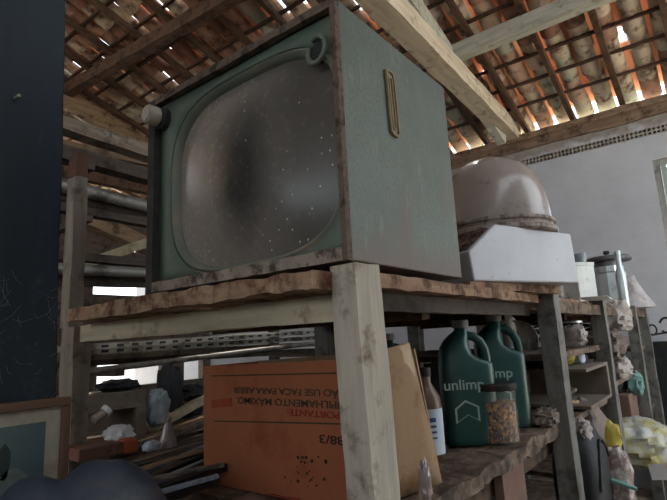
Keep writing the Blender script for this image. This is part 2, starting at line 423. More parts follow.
# vent strip: two rows of round holes
mb = MB(); cw = (SZ1-SZ0)/2
ny = int((SY1-SY0)/cw)
for iy in range(ny):
    for iz in range(2):
        cy, cz = SY0 + (iy+.5+(.0))*cw, SZ0+(iz+.5)*cw
        o8 = [(cy+cw/2*a, cz+cw/2*b) for a, b in ((1, 0), (1, 1), (0, 1), (-1, 1), (-1, 0), (-1, -1), (0, -1), (1, -1))]
        rr = cw*.36
        i8 = [(cy+rr*math.cos(k*PI/4), cz+rr*math.sin(k*PI/4)) for k in range(8)]
        vo = [mb.bm.verts.new((XW-.004, a, b)) for a, b in o8]; vi = [mb.bm.verts.new((XW-.004, a, b)) for a, b in i8]
        vb = [mb.bm.verts.new((XW+.05, a, b)) for a, b in i8]
        for k in range(8):
            j = (k+1) % 8
            mb.bm.faces.new((vo[k], vo[j], vi[j], vi[k])); mb.bm.faces.new((vi[k], vi[j], vb[j], vb[k]))
bmesh.ops.remove_doubles(mb.bm, verts=mb.bm.verts[:], dist=1e-5)
struct('vent_strip', mb, mat('grey clay vent block', '8b8580', 'a39d96', 12, rough=.9, dirt='6d665f', dirt_amt=.3))
# window in the end wall
mb = MB(); fw_ = .05
for a in ((WY0, WY0+fw_, WZ0, WZ1), (WY1-fw_, WY1, WZ0, WZ1), (WY0+fw_, WY1-fw_, WZ0, WZ0+fw_), (WY0+fw_, WY1-fw_, WZ1-fw_, WZ1), ((WY0+WY1)/2-.02, (WY0+WY1)/2+.02, WZ0+fw_, WZ1-fw_)):
    mb.box(XW+.02, XW+.08, *a)
bmesh.ops.remove_doubles(mb.bm, verts=mb.bm.verts[:], dist=1e-5)
wf = struct('window_1', mb, wood('grey window frame', '8b8a86', 'a7a6a2', 'z', '6d6a66', .3), bevel=.004)
mb = MB(); mb.box(XW+.045, XW+.05, WY0+fw_, WY1-fw_, WZ0+fw_, WZ1-fw_)
mk('pane', mb, glassy('window glass', 'e8f0f4', .05, 1), wf)
mb = MB(); ya, yb = WY1-fw_-.30, WY1-fw_-.004
for q in ((ya, ya+.04, WZ0+fw_, WZ1-fw_), (yb-.04, yb, WZ0+fw_, WZ1-fw_)): mb.box(XW+.012, XW+.034, *q)
zz_ = WZ0+fw_+.02
while zz_ < WZ1-fw_-.05: mb.hexa([(XW+.010, ya+.04, zz_), (XW+.014, ya+.04, zz_), (XW+.014, yb-.04, zz_), (XW+.010, yb-.04, zz_), (XW+.034, ya+.04, zz_+.045), (XW+.038, ya+.04, zz_+.045), (XW+.038, yb-.04, zz_+.045), (XW+.034, yb-.04, zz_+.045)]); zz_ += .062
sh_ = mk('added_shutter', mb, mat('pale grey green added shutter', '8f9996', 'a9b2af', 8, rough=.5), wf)  # slatted leaf added to tone down the bright white window
# timber wall plate on the wall
mb = MB(); mb.bar((XW+.02, -3.2, TOP+.03), (XW+.02, 8.2, TOP+.03), .12, .07, n=120, jit=.012, seed=3); struct('trim_1', mb, M['plate'], smooth=True)
mb = MB(); mb.bar((XW-.012, -3.2, 1.765), (XW-.012, 8.2, 1.765), .03, .10, n=120, jit=.012, seed=5); struct('trim_2', mb, wood('rough brown wall board', '6e5847', '8d7764', 'y', '4a392c', .35), smooth=True)

# roof: clay channel tiles with cover tiles over the joints
SL = .3; RZ0 = 1.985; ALPHA = math.atan(SL)
def roofz(x): return RZ0 + SL*(4.4-x)
mb = MB()
def halfpipe(xc, yc, zc, rad, length, down, th=.016, seg=8, spread=PI*.94, tilt=0, taper=.9):
    ca, sa = math.cos(ALPHA+tilt), math.sin(ALPHA+tilt)
    rings = []
    for e, f in ((-.5, taper if down else 1.0), (.5, 1.0 if down else taper)):
        outer, inner = [], []
        for k in range(seg+1):
            a = -spread/2 + spread*k/seg
            for lst, r in ((outer, rad*f), (inner, (rad*f)-th)):
                y = r*math.sin(a); h = r*math.cos(a)*(-1 if down else 1)
                lx = e*length
                lst.append((xc + lx*ca + h*sa, yc + y, zc - lx*sa + h*ca))
        rings.append(outer + inner[::-1])
    mb.loft(rings)
PX, PY = .30, .19
rr = random.Random(11)
ntx, nty = 20, 56
for j in range(nty):
    yc = -2.4 + j*PY
    for i in range(ntx):
        xc = 4.40 - i*PX*math.cos(ALPHA)
        dz = rr.uniform(-.006, .006)
        halfpipe(xc + rr.uniform(-.02, .02), yc + rr.uniform(-.008, .008), roofz(xc)+.080+dz, .081, .40, True, tilt=.075+rr.uniform(-.02, .02))
ceil_canal = mb
struct('ceiling', mb, M['tile'], smooth=True)
mb = MB()
for j in range(nty):
    yc = -2.4 + (j+.5)*PY
    for i in range(ntx):
        xc = 4.42 - i*PX*math.cos(ALPHA)
        lift = rr.choice((0, .015, .03, .045, .06))
        if rr.random() < (.06 if yc < 2.2 else .26): continue
        halfpipe(xc + rr.uniform(-.03, .03), yc + rr.uniform(-.026, .026), roofz(xc)+.055+lift, .084, .37 if rr.random() < .6 else .3, False, tilt=-.03)
struct('roof_cover_tiles', mb, M['red_tile'], smooth=True)
# unseen slab for the other roof slope, blocks sky light behind the photographer
mb = MB(); xr = 4.40-ntx*PX*math.cos(ALPHA)
mb.hexa([(-5.5, -2.5, 1.95), (xr, -2.5, roofz(xr)), (xr, 8.3, roofz(xr)), (-5.5, 8.3, 1.95), (-5.5, -2.5, 2.05), (xr, -2.5, roofz(xr)+.1), (xr, 8.3, roofz(xr)+.1), (-5.5, 8.3, 2.05)])
struct('roof_slab_unseen', mb, M['tile'])
# battens across the slope, rafters down the slope
def slope_bar(name, y, x0, x1, w, h, drop, m, y1=None):
    mb = MB(); mb.bar((x0, y, roofz(x0)-drop), (x1, y if y1 is None else y1, roofz(x1)-drop), w, h, n=8, jit=.006, seed=y)
    return struct(name, mb, m, smooth=True)
k = 0
x = 4.10
while x > -1.2:
    mb = MB(); mb.bar((x, -2.4, roofz(x)-.012), (x, 8.2, roofz(x)-.012), .03, .022, n=50, jit=.006, seed=k)
    struct('batten', mb, M['batten'], smooth=True); x -= PX*math.cos(ALPHA)*1.0; k += 1
y = .36-.44*6
while y < 8.1:
    slope_bar('rafter', y, 4.5, -1.2, .045, .055, .05, M['rafter']); y += .44
# purlins, tie beam and truss
pa, pb = at(440, 50, 0, 3.0), at(592, 4, 0, 3.0)
mb = MB(); zp = roofz(3.05)-.15
mb.bar((3.05, -2.3, zp), (3.05, 1.12, zp+.0), .10, .13, n=30, jit=.006, seed=2); struct('purlin', mb, M['beam_green'], smooth=True)
mb = MB(); zp = roofz(1.65)-.13
mb.bar((1.75, 1.0, roofz(1.75)-.13), (1.5, 5.2, roofz(1.5)-.13), .10, .12, n=30, jit=.01, seed=4); struct('purlin', mb, M['purlin'], smooth=True)
ta, tb = at(383, 2, 2, 1.93), at(506, 128, 2, 1.93)
d = (tb-ta).normalized()
mb = MB(); mb.bar(ta-d*2.2, ta+d*((4.46-ta.x)/d.x), .16, .16, n=30, jit=.006, seed=6); struct('tie_beam', mb, M['beam_pale'], smooth=True)
mb = MB(); mb.bar((1.0, .98, roofz(1.0)-.21), (4.2, 1.0, roofz(4.2)-.21), .09, .16, n=20, jit=.006, seed=8); struct('principal_rafter', mb, M['beam_green'], smooth=True)
mb = MB(); mb.bar((3.95, .96, 2.0), (3.95, .98, roofz(3.95)-.14), .05, .05, up=(1, 0, 0)); struct('truss_strut', mb, M['purlin'])
mb = MB(); mb.bar((-.5, 4.85, roofz(-.5)-.2), (4.4, 4.85, roofz(4.4)-.2), .1, .2, n=20, jit=.008, seed=9); struct('principal_rafter', mb, M['timber_c'], smooth=True)
mb = MB(); mb.bar((-1.0, 4.85, 1.78), (4.4, 4.85, 1.86), .1, .16, n=20, jit=.008, seed=10); struct('tie_beam', mb, M['purlin'], smooth=True)
# yard beyond the open side, hedge in the sun beyond the end wall
mb = MB(); mb.box(-12, 14, 11.5, 11.7, FZ, 1.1); struct('yard_wall', mb, M['yardwall'])
mb = MB()
for q in ((-6, 4.6, FZ, -.62), (-6, at(97, 372, 1, 6).x, -.62, -.2), (at(163, 372, 1, 6).x, at(184, 372, 1, 6).x, -.62, -.2), (at(203, 372, 1, 6).x, 4.6, -.62, -.2), (-6, 4.6, -.2, .62), (-6, at(93, 292, 1, 6).x, .62, .84), (3.6, 4.6, .62, .84), (-6, 4.6, .84, 1.25), (-6, at(131, 254, 1, 6).x, 1.25, 1.42), (at(150, 254, 1, 6).x, 4.6, 1.25, 1.42), (-6, 4.6, 1.42, 2.05)): mb.box(q[0], q[1], 6.0, 6.12, q[2], q[3])
bmesh.ops.remove_doubles(mb.bm, verts=mb.bm.verts[:], dist=1e-5)
struct('wall_left_added', mb, wood('added dark wall boarding', '4a4039', '675a4f', 'x', '332c27', .3))  # dark wall added to cut the bright yard, openings leave the white gaps
mb = MB(); mb.box(-5.7, -5.5, -2.6, 8.3, FZ, .75); struct('wall_back_unseen', mb, M['plaster'])  # unseen wall, its height set to limit sky light from behind

mb = MB(); mb.box(-5.5, 1.5, -2.75, -2.6, FZ, 2.6); struct('wall_front_unseen', mb, M['plaster'])  # unseen wall added so that daylight enters only from the right
# ================================================================== RACK
rack = root('storage_rack', 'long weathered wooden rack of rough posts and planks carrying the old television', 'rack', (0, 0, FZ))
def rpart(name, mb, m, **k): return mk(name, mb, m, rack, world=True, **k)
def post(x, y0, y1, xw, ztop, m, lean=(0, 0), name='post', seed=0):
    mb = MB(); h = ztop-FZ
    mb.bar((x+xw/2+lean[0], (y0+y1)/2+lean[1], FZ), (x+xw/2, (y0+y1)/2, ztop), y1-y0, xw, up=(1, 0, 0), n=40, jit=.004, seed=seed, jfreq=5)
    return rpart(name, mb, m, smooth=True)
post(0, -.012, .012+.036, .085, .0, M['post'], (.06, -.012), seed=1)
post(0, 1.085, 1.175, .055, -.06, M['post_rear'], (.0, -.0), seed=2)
mb = MB(); mb.bar((.025, 1.160, -.06), (.025, 1.164, .455), .058, .045, up=(1, 0, 0), n=20, jit=.004, seed=6, jfreq=5); rpart('post_extension', mb, M['post_rear'], smooth=True)
mb = MB(); mb.bar((.025, 1.164, .455), (.025, 1.166, .54), .058, .045, up=(1, 0, 0), n=3, jit=.006, seed=4); rpart('post_cap', mb, M['rust'], smooth=True)
for i, (xp, tp) in enumerate(((1.24, -.005), (2.2, .005), (3.38, .0), (4.02, .0))):
    post(xp, -.045, .02, .075, tp, M['post_dark'], seed=10+i)
    post(xp, 1.06, 1.14, .075, -.02, M['post_dark'], seed=20+i)
mb = MB(); mb.bar((.03, .045, -.081), (.03, 1.2, -.085), .025, .052, n=40, jit=.004, seed=30, jfreq=5); rpart('end_board', mb, M['board'], smooth=True)
mb = MB(); mb.bar((.01, .04, -.032), (.02, .5, -.028), .14, .036, n=60, jit=.007, seed=31, jfreq=12); rpart('end_plank', mb, M['plank_y'], smooth=True)
mb = MB(); mb.bar((.01, .5, -.03), (.02, 1.03, -.032), .14, .040, n=40, jit=.005, seed=33, jfreq=6); rpart('end_plank', mb, M['plank_y'], smooth=True)
yy = 0.0
for i, wd in enumerate((.17, .2, .18, .22, .2, .18)):
    mb = MB(); mb.bar((.09, yy+wd/2+.002, -.027), (4.12, yy+wd/2+.002, -.022), wd-.006, .03, n=160, jit=.005 if i == 0 else .003, seed=40+i, jfreq=12)
    rpart('deck_plank', mb, M['plank_x'], smooth=True); yy += wd
for xj in (.6, 1.3, 2.26, 3.44, 4.05):
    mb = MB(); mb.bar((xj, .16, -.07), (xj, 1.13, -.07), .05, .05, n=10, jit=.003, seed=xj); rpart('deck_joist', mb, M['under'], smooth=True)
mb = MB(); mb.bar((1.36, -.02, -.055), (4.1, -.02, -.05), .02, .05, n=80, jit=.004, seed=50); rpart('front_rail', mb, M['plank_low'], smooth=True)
mb = MB(); mb.bar((.1, .06, -.066), (1.23, .06, -.064), .03, .042, n=30, jit=.003, seed=52); rpart('front_rail', mb, M['timber_b'], smooth=True)  # dark rail added to make the band of shade under the deck
# lower shelf
yy = -.005
for i, wd in enumerate((.2, .2, .22, .22, .22)):
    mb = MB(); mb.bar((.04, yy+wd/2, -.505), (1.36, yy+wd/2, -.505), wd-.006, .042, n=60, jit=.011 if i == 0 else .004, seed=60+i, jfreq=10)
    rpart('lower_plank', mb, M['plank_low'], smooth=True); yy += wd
mb = MB(); mb.bar((.05, 1.1, -.56), (1.33, 1.1, -.56), .04, .07); rpart('lower_rail', mb, M['under'])
mb = MB(); mb.bar((.12, .06, -.56), (1.3, .06, -.56), .04, .07); rpart('lower_rail', mb, M['under'])
a, b = at(497, 470, 1, .02), at(519, 462, 1, .02)
mb = MB(); mb.bar(((a.x+b.x)/2, .02, -.53), ((a.x+b.x)/2+.03, .02, FZ), .025, b.x-a.x, up=(1, 0, 0), n=4, jit=.004, seed=5); rpart('bracket', mb, M['pink_box'], smooth=True)
# middle shelves of the bays on the right
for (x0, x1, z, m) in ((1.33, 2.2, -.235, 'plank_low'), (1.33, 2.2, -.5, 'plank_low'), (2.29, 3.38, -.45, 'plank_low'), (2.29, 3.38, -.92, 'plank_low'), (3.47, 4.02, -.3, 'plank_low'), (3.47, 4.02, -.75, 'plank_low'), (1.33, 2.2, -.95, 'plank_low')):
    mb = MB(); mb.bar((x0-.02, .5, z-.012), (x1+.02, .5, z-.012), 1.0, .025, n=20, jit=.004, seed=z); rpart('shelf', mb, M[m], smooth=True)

# ================================================================== TELEVISION
TD, TW, TH = .517, .68, .56
tv = root('television', 'old box television with a big dusty grey tube screen on the rack', 'television', (0, .0, 0))
mb = MB(); bm = mb.bm; mb.box(0, TD, 0, TW, .004, TH)
bmesh.ops.recalc_face_normals(bm, faces=bm.faces[:]); bm.normal_update()
ff = min(bm.faces, key=lambda f: f.calc_center_median().x)
bmesh.ops.inset_region(bm, faces=[ff], thickness=.013, depth=0)
for v in ff.verts: v.co.x += .3
cab = mk('cabinet', mb, M['tv_side'], tv, bevel=.003)
cab.location = (0, 0, 0)
# brown worn rims round the front opening
def frame_bar(name, y0, y1, z0, z1, m, jit=.0012, x0=-.004, x1=.012, seed=0):
    mb = MB()
    if y1-y0 > z1-z0: mb.bar(((x0+x1)/2, y0, (z0+z1)/2), ((x0+x1)/2, y1, (z0+z1)/2), x1-x0, z1-z0, n=40, jit=jit, seed=seed, jfreq=20)
    else: mb.bar(((x0+x1)/2, (y0+y1)/2, z0), ((x0+x1)/2, (y0+y1)/2, z1), y1-y0, x1-x0, up=(1, 0, 0), n=40, jit=jit, seed=seed, jfreq=20)
    return mk(name, mb, m, tv, smooth=True)
frame_bar('front_edge', -.001, .012, .004, TH, M['tv_edge'], seed=1)
frame_bar('front_edge', TW-.030, TW, .0, TH, M['tv_dark'], seed=2, x1=.03)
frame_bar('front_edge', .012, TW-.03, TH-.018, TH+.001, M['tv_edge'], seed=3)
frame_bar('front_edge', .012, TW-.03, .004, .03, mat('dusty brown bottom rail', '80756b', 'a09488', 14, rough=.9, dirt='4e443d', dirt_amt=.35, dirt_scale=25), seed=4, jit=.0018)
# bezel
CY, CZ, HW, HH, NE = .288, .268, .277, .226, 3.2
NS = 96
def se(th, s=1, n=NE, dy=0, dz=0):
    c_, s_ = math.cos(th), math.sin(th)
    return CY+dy + (HW*s+0)*math.copysign(abs(c_)**(2/n), c_), CZ+dz + (HH*s)*math.copysign(abs(s_)**(2/n), s_)
y0b, y1b, z0b, z1b = .012, TW-.03, .03, TH-.018
def rect_pt(th):
    y, z = se(th); dy, dz = y-CY, z-CZ
    ks = []
    if dy > 1e-6: ks.append((y1b-CY)/dy)
    if dy < -1e-6: ks.append((y0b-CY)/dy)
    if dz > 1e-6: ks.append((z1b-CZ)/dz)
    if dz < -1e-6: ks.append((z0b-CZ)/dz)
    k = min(ks); return CY+dy*k, CZ+dz*k
ths = [2*PI*k/NS for k in range(NS)]
def clampr(p, e=.002): return max(y0b+e, min(y1b-e, p[0])), max(z0b+e, min(z1b-e, p[1]))
rings = [[(.02,)+rect_pt(t) for t in ths]]
def blend(t, k, s):
    a, b = rect_pt(t), se(t, s); return (a[0]+(b[0]-a[0])*k, a[1]+(b[1]-a[1])*k)
rings.append([(.02,)+clampr(blend(t, .35, 1.06)) for t in ths])
rings.append([(.011,)+clampr(se(t, 1.075)) for t in ths])
outer_rings, rings = rings, [rings[-1]]
rings.append([(.006,)+clampr(se(t, 1.05)) for t in ths])
rings.append([(.009,)+clampr(se(t, 1.03)) for t in ths])
rings.append([(.024,)+se(t, 1.0) for t in ths])
rings.append([(.05,)+se(t, .985) for t in ths])
mb = MB(); mb.loft(rings, cap=False)
mk('screen_surround', mb, mat('dusty grey green surround', '5d655b', '757a6f', 5, rough=.5, dirt='80766b', dirt_amt=.3, dirt_scale=7, bump=.15, spec=.4), tv, smooth=True)
mb = MB(); mb.loft(outer_rings, cap=False)
bz = mk('bezel', mb, M['tv_green'], tv, smooth=True)
bz.modifiers.new('solid', 'SOLIDIFY').thickness = .004
# tube glass, bulging forward
rings = []
for s in (1.0, .97, .9, .8, .68, .55, .4, .25, .1, .01):
    bulge = .026 - .026*(1-s**2.2)
    rings.append([(bulge,)+se(t, s) for t in ths])
rings = [[(p[0], p[1]-.34, p[2]) for p in r] for r in rings]
mb = MB(); mb.loft(rings, cap=False)
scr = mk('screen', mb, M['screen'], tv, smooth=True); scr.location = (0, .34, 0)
# channel knob upper left
kn = mk('tuning_knob', MB().lathe([(.0, -.044), (.024, -.044), (.027, -.040), (.027, -.012), (.0, -.012)], 28, (0, .628, .495), 'x'), M['cream'], tv, smooth=True)
mk('knob_ring', MB().lathe([(.0, -.014), (.024, -.014), (.024, -.004), (.031, -.002), (.031, .02), (0, .02)], 28, (0, .628, .495), 'x'), M['tv_dark'], kn, smooth=True)
mb = MB()
mb.lathe([(.0, -.046), (.019, -.046), (.019, -.0435), (0, -.0435)], 24, (0, .628, .495), 'x'); mk('knob_face', mb, mat('pale knob face', 'a89f92', 'c0b8aa', 18, rough=.6, dirt='9c9282', dirt_amt=.3), kn, smooth=True)
# torn socket upper right: dark hole with a curled lip
mk('knob_hole', MB().lathe([(.0, .003), (.019, .003), (.021, .006), (.021, .02), (0, .02)], 24, (0, .055, .462), 'x'), M['black'], tv, smooth=True)
mb = MB(); pts = []
for k in range(34):
    a = R(60) + R(330)*k/33; r_ = .027 - .007*max(0, (k-22)/11)
    pts.append((.002 - .006*math.sin(k/33*PI), .055 + r_*math.cos(a), .462 + r_*1.15*math.sin(a)))
mb.tube(pts, .0055, 8); mk('hole_lip', mb, M['tv_green'], tv, smooth=True)
# pressed slot on the side panel
def rrect(cx, cz, hw, hh, r, n=6):
    out = []
    for qx, qz, a0 in ((1, 1, 0), (-1, 1, 90), (-1, -1, 180), (1, -1, 270)):
        for k in range(n+1):
            a = R(a0+90*k/n); out.append((cx+qx*(hw-r)+r*math.cos(a), cz+qz*(hh-r)+r*math.sin(a)))
    return out
def sl_ring(hw, hh, r, y): return [(x_+(z_-.395)*-.04, y, z_) for x_, z_ in rrect(.203, .395, hw, hh, r)]
mb = MB(); mb.loft([sl_ring(.019, .082, .012, -.001), sl_ring(.019, .082, .012, -.007), sl_ring(.014, .077, .010, -.007), sl_ring(.014, .077, .010, -.001)], cap=False)
slot = mk('handle_slot', mb, mat('tan slot trim', '76674e', '93825f', 20, rough=.7), tv, smooth=True); slot['label'] = 'tan slot trim on side panel'
mb = MB(); mb.loft([sl_ring(.014, .077, .010, -.0005), sl_ring(.014, .077, .010, -.003)]); mk('slot_plate', mb, mat('grey slot plate', '6d6a58', '8a8468', 30, ZS, rough=.7), slot)
mb = MB(); mb.loft([sl_ring(.0085, .066, .007, -.002), sl_ring(.0085, .066, .007, -.006), sl_ring(.005, .062, .004, -.006), sl_ring(.005, .062, .004, -.002)], cap=False); mk('slot_lip', mb, mat('tan slot trim', '', ''), slot)
for fx, fy in ((.04, .06), (.04, .6), (.46, .06), (.46, .6)):
    mk('foot', MB().box(fx, fx+.035, fy, fy+.035, -.012, .005), M['black'], tv, bevel=.003)

# ================================================================== DOME
A, B = Vector((.762, .066, .02)), Vector((1.24, -.141, .02))
az = math.atan2(B.y-A.y, B.x-A.x); L = (B-A).length
dome = root('domed_cover', 'frosted grey plastic dome on a white square base beside the television', 'dome', A, az)
prof = [(0, 0), (L, 0), (L-.012, .185), (.12, .195), (-.012, .095)]
mb = MB(); DEP = .40
mb.prism([(x_, 0, z_) for x_, z_ in prof], (0, DEP, 0)); mk('base', mb, M['white'], dome, bevel=.006)
mb = MB()     # dirt caked along the chamfer
rings = []
for k in range(25):
    yk = .012 + (DEP-.03)*k/24; ring = []
    for i in range(9):
        t = i/8; x_ = -.006 + .118*t; z_ = .102 + .09*t
        h_ = .006 + .012*abs(noise.noise(Vector((t*6, yk*22, 1)))) if 0 < i < 8 and 0 < k < 24 else -.004
        ring.append((x_-h_*.6, yk, z_+h_*.8))
    rings.append(ring)
mb.loft(rings, cap=False, closed=False); mk('dirt_crust', mb, M['dirt'], dome, smooth=True)
cx, cyy, zt = .335, .20, .19
rim = mk('rim', MB().lathe([(.0, 0), (.218, 0), (.225, .006), (.225, .018), (.213, .024), (.213, .034), (.222, .04), (.222, .05), (.2, .056), (0, .056)], 64, (cx, cyy, zt)), M['rim'], dome, smooth=True)
pr = [(.0, .05), (.21, .05)]
for k in range(1, 25):
    a = PI/2*k/24; pr.append((.21*math.cos(a)**.8, .05+.05*min(1, k/8) + .225*math.sin(a)**1.1))
mk('dome_shell', MB().lathe(pr, 64, (cx, cyy, zt)), M['dome'], dome, smooth=True)
mk('clip', MB().box(cx+.18, cx+.235, cyy-.11, cyy-.075, zt+.02, zt+.045), M['clear'], dome, bevel=.004)
bt = mk('wooden_batten', MB().bar((.74, .1, .004), (1.27, -.035, .004), .07, .028, n=20, jit=.004, seed=3), M['plank_x'], smooth=True)
tag(bt, 'rough flat batten under the white base of the dome', 'wood')
bt = mk('wooden_batten', MB().bar((.93, .40, .004), (1.33, .22, .004), .07, .028, n=20, jit=.004, seed=4), M['plank_x'], smooth=True)
tag(bt, 'second rough batten under the rear of the dome base', 'wood')

# ================================================================== THINGS ON THE RACK BEHIND THE DOME
def sized(px, py, ax, v, dpx):      # a length of dpx pixels at that place
    p = at(px, py, ax, v); return p, dpx/FPX*(p-CAM).dot(FW)
# white tin box
p, w = sized(590, 290, 0, 1.75, 21)
t = root('tin_box', 'square white tin standing just behind the domed cover', 'tin', (at(577, 275, 1, .09).x, .09, -.008), R(-35))
TX = t.location.x
mk('body', MB().box(0, .13, 0, .12, 0, .235), M['whitetin'], t, bevel=.006)
mk('lid', MB().box(-.003, .133, -.003, .123, .222, .243), M['whitetin'], t, bevel=.004)
gj = mk('glass_cup', MB().lathe([(0, .0), (.03, 0), (.036, .03), (.036, .055), (.032, .055), (.03, .008), (0, .006)], 24, (TX+.09, .08, .236)), M['clear'], smooth=True)
tag(gj, 'small cloudy glass cup lying on the white tin', 'cup')
# ribbed metal canister with a flat dark lid
t = root('metal_canister', 'tall bright metal canister with wide flat dark lid', 'canister', (at(607, 258, 1, .13).x, .13, -.008))
t.scale.z = (at(607, 258, 1, .13).z+.008)/.365
pr = [(0, 0), (.12, 0), (.125, .01)]
mk('body', MB().lathe([(0, 0), (.11, 0), (.115, .012), (.115, .25), (.105, .26), (.105, .30), (0, .30)], 12, (0, 0, 0)), M['chrome'], t)
mk('collar', MB().lathe([(0, .30), (.1, .30), (.1, .335), (0, .335)], 32), M['lid'], t, smooth=True)
ld = mk('lid', MB().lathe([(0, .335), (.165, .335), (.172, .345), (.172, .36), (.16, .368), (.06, .375), (.02, .375), (.016, .39), (0, .39)], 40), M['lid'], t, smooth=True)
mk('lid_knob', MB().lathe([(0, .388), (.018, .39), (.026, .402), (.02, .415), (0, .418)], 20), M['black'], ld, smooth=True)
t = root('glass_bottle', 'slim grey glass bottle standing behind the metal canister', 'bottle', (3.35, at(617, 252, 0, 3.35).y, -.008))
t.scale = (.62, .62, (at(618, 251, 0, 3.35).z+.008)/.46)
mk('body', MB().lathe([(0, 0), (.05, 0), (.055, .02), (.055, .26), (.03, .33), (.03, .43), (.034, .43), (.034, .46), (0, .46)], 24), M['chrome'], t, smooth=True)
t = root('felt_cone', 'pale dusty cone leaning at the far end of the rack top', 'cone', (3.72, at(629, 290, 0, 3.72).y, -.008))
mb = MB(); mb.lathe([(0, 0), (.16, 0), (.155, .02), (.10, .12), (.06, .21), (.05, .25), (0, .255)], 28); mk('body', mb, M['cone'], t, smooth=True)
sh = mk('paper_sheet', MB().bar((1.9, -.06, .004), (2.24, -.03, -.003), .12, .003, n=8, jit=.004, seed=3), M['paper'], smooth=True)
tag(sh, 'curled white paper hanging over the rack edge under the canister', 'paper')
for i, (xx, yy_, s_) in enumerate(((1.42, .0, .03), (1.5, .02, .022), (1.62, .03, .018))):
    o = mk('rubble_lump', MB().blob((xx, yy_, .005), (s_*1.3, s_, s_*.7), i+3, .3, seg=14, rings=10, flat=-.008), M['dust'], smooth=True)
    tag(o, ('largest dusty lump on the rack edge right of the dome', 'middle dusty lump on the rack edge right of the dome', 'smallest dusty lump on the rack edge beside the white tin')[i], 'lump', 'dusty lumps on the rack edge')

# ================================================================== UNDER THE DECK: CARTON
bx = root('cardboard_box', 'open orange brown cardboard box upside down on the lower shelf', 'box', (.1, .09, -.482))
F0 = Vector((0, 0, 0))
def cpt(y, z): return (0, y, z)
ZT0 = .288; ZT1 = .297
mb = MB(); mb.hexa([(0, 0, 0), (.006, 0, 0), (.006, .475, 0), (0, .475, 0), (0, .0, ZT1), (.006, .0, ZT1), (.006, .475, ZT0), (0, .475, ZT0)])
fp = mk('front_panel', mb, M['carton'], bx)
# side panel: sheared a little, leaning outwards at its far edge
pa, pb, pc, pd = Vector((.0, 0, 0)), Vector((.27, -.055, 0)), Vector((.165, -.055, .325)), Vector((0, 0, .3))
mb = MB(); rings = []
for k in range(9):
    f_ = k/8; a = pa.lerp(pd, f_); b = pb.lerp(pc, f_); ring = []
    for i in range(9):
        q = a.lerp(b, i/8); q = q + Vector((0, -.012*math.sin(i/8*PI)*math.sin(f_*PI*.9), 0)); ring.append(q)
    rings.append(ring)
mb.loft(rings, cap=False, closed=False)
sp = mk('side_panel', mb, M['carton_tan'], bx, smooth=True); sm = sp.modifiers.new('solid', 'SOLIDIFY'); sm.thickness = .005; sm.offset = 0
mb = MB(); mb.hexa([(.27, -.053, 0), (.276, -.053, 0), (.276, .475, 0), (.27, .475, 0), (.19, -.053, .31), (.196, -.053, .31), (.196, .475, .29), (.19, .475, .29)]); mk('back_panel', mb, M['carton_tan'], bx)
mb = MB(); mb.hexa([(.006, .469, 0), (.27, .469, 0), (.27, .475, 0), (.006, .475, 0), (.006, .469, ZT0), (.19, .469, ZT0), (.19, .475, ZT0), (.006, .475, ZT0)]); mk('side_panel', mb, M['carton'], bx)
mk('bottom_panel', MB().box(.004, .268, .0, .472, .001, .006), M['carton'], bx)
# tape on the side panel near its top corner
q0 = pd.lerp(pc, .72); q1 = pd.lerp(pc, .97)
mb = MB(); mb.hexa([tuple(q0+Vector((.012, -.006, -.07))), tuple(q1+Vector((.022, -.004, -.075))), tuple(q1+Vector((.022, -.003, -.075))), tuple(q0+Vector((.012, -.004, -.07))), tuple(q0+Vector((0, -.005, -.003))), tuple(q1+Vector((0, -.0045, -.003))), tuple(q1+Vector((0, -.003, -.003))), tuple(q0+Vector((0, -.003, -.003)))])
mk('tape', mb, M['tape'], sp)
# printing on the front, standing on its head
TR = (R(90), R(180), R(-90))
rotm = Matrix(((0, 0, -1), (1, 0, 0), (0, -1, 0)))      # text x -> +y, text y -> -z, facing -x
eu = rotm.to_euler()
def front_text(body, px0, px1, pyb, pyt, m, name='printed_text'):
    """px0,pyt: start of the line as seen (right end), upside down"""
    a = at(px0, pyt, 0, .1); b = at(px1, pyt, 0, .1); c = at(px0, pyb, 0, .1)
    h = abs(a.z-c.z)
    l0 = (a.x-.0015-bx.location.x, a.y-bx.location.y, a.z-bx.location.z)
    return text(name, body, m, fp, l0, eu, h*1.38, width=abs(b.y-a.y))
front_text('NÃO USE FACA PARA ABRIR', 347, 234, 397.5, 390, M['ink_green'])
front_text('EMPILHAMENTO MÁXIMO.', 352, 237, 410, 402, M['ink_green'])
front_text('IMPORTANTE:', 352, 288, 420, 413, M['ink_red'])
front_text('88/3', 345, 320, 446, 437, M['ink_black'])
def front_line(p0, p1, th, m, name='printed_line'):
    a, b = at(*p0, 0, .1), at(*p1, 0, .1)
    mb = MB(); mb.bar(Vector((-.0008, a.y-.09, a.z+.482)), Vector((-.0008, b.y-.09, b.z+.482)), .0012, th)
    return mk(name, mb, m, fp)
front_line((211, 376), (336, 373), .0025, M['ink_green'])
front_line((215, 421), (343, 424), .003, M['ink_green'])
front_line((212, 404), (232, 402), .02, mat('faded red print', '8f4026', '9b4a2d', 20, rough=.85, bump=0), 'printed_mark')
mb = MB(); pts = [at(px, py, 0, .1) for px, py in ((205, 494), (225, 496), (250, 499), (262, 495), (272, 494), (285, 497), (300, 499))]
mb.tube([Vector((-.001, p_.y-.09, p_.z+.482)) for p_ in pts], .0015, 6); mk('printed_line', mb, M['ink_red'], fp)
rs = random.Random(5)
mb = MB()
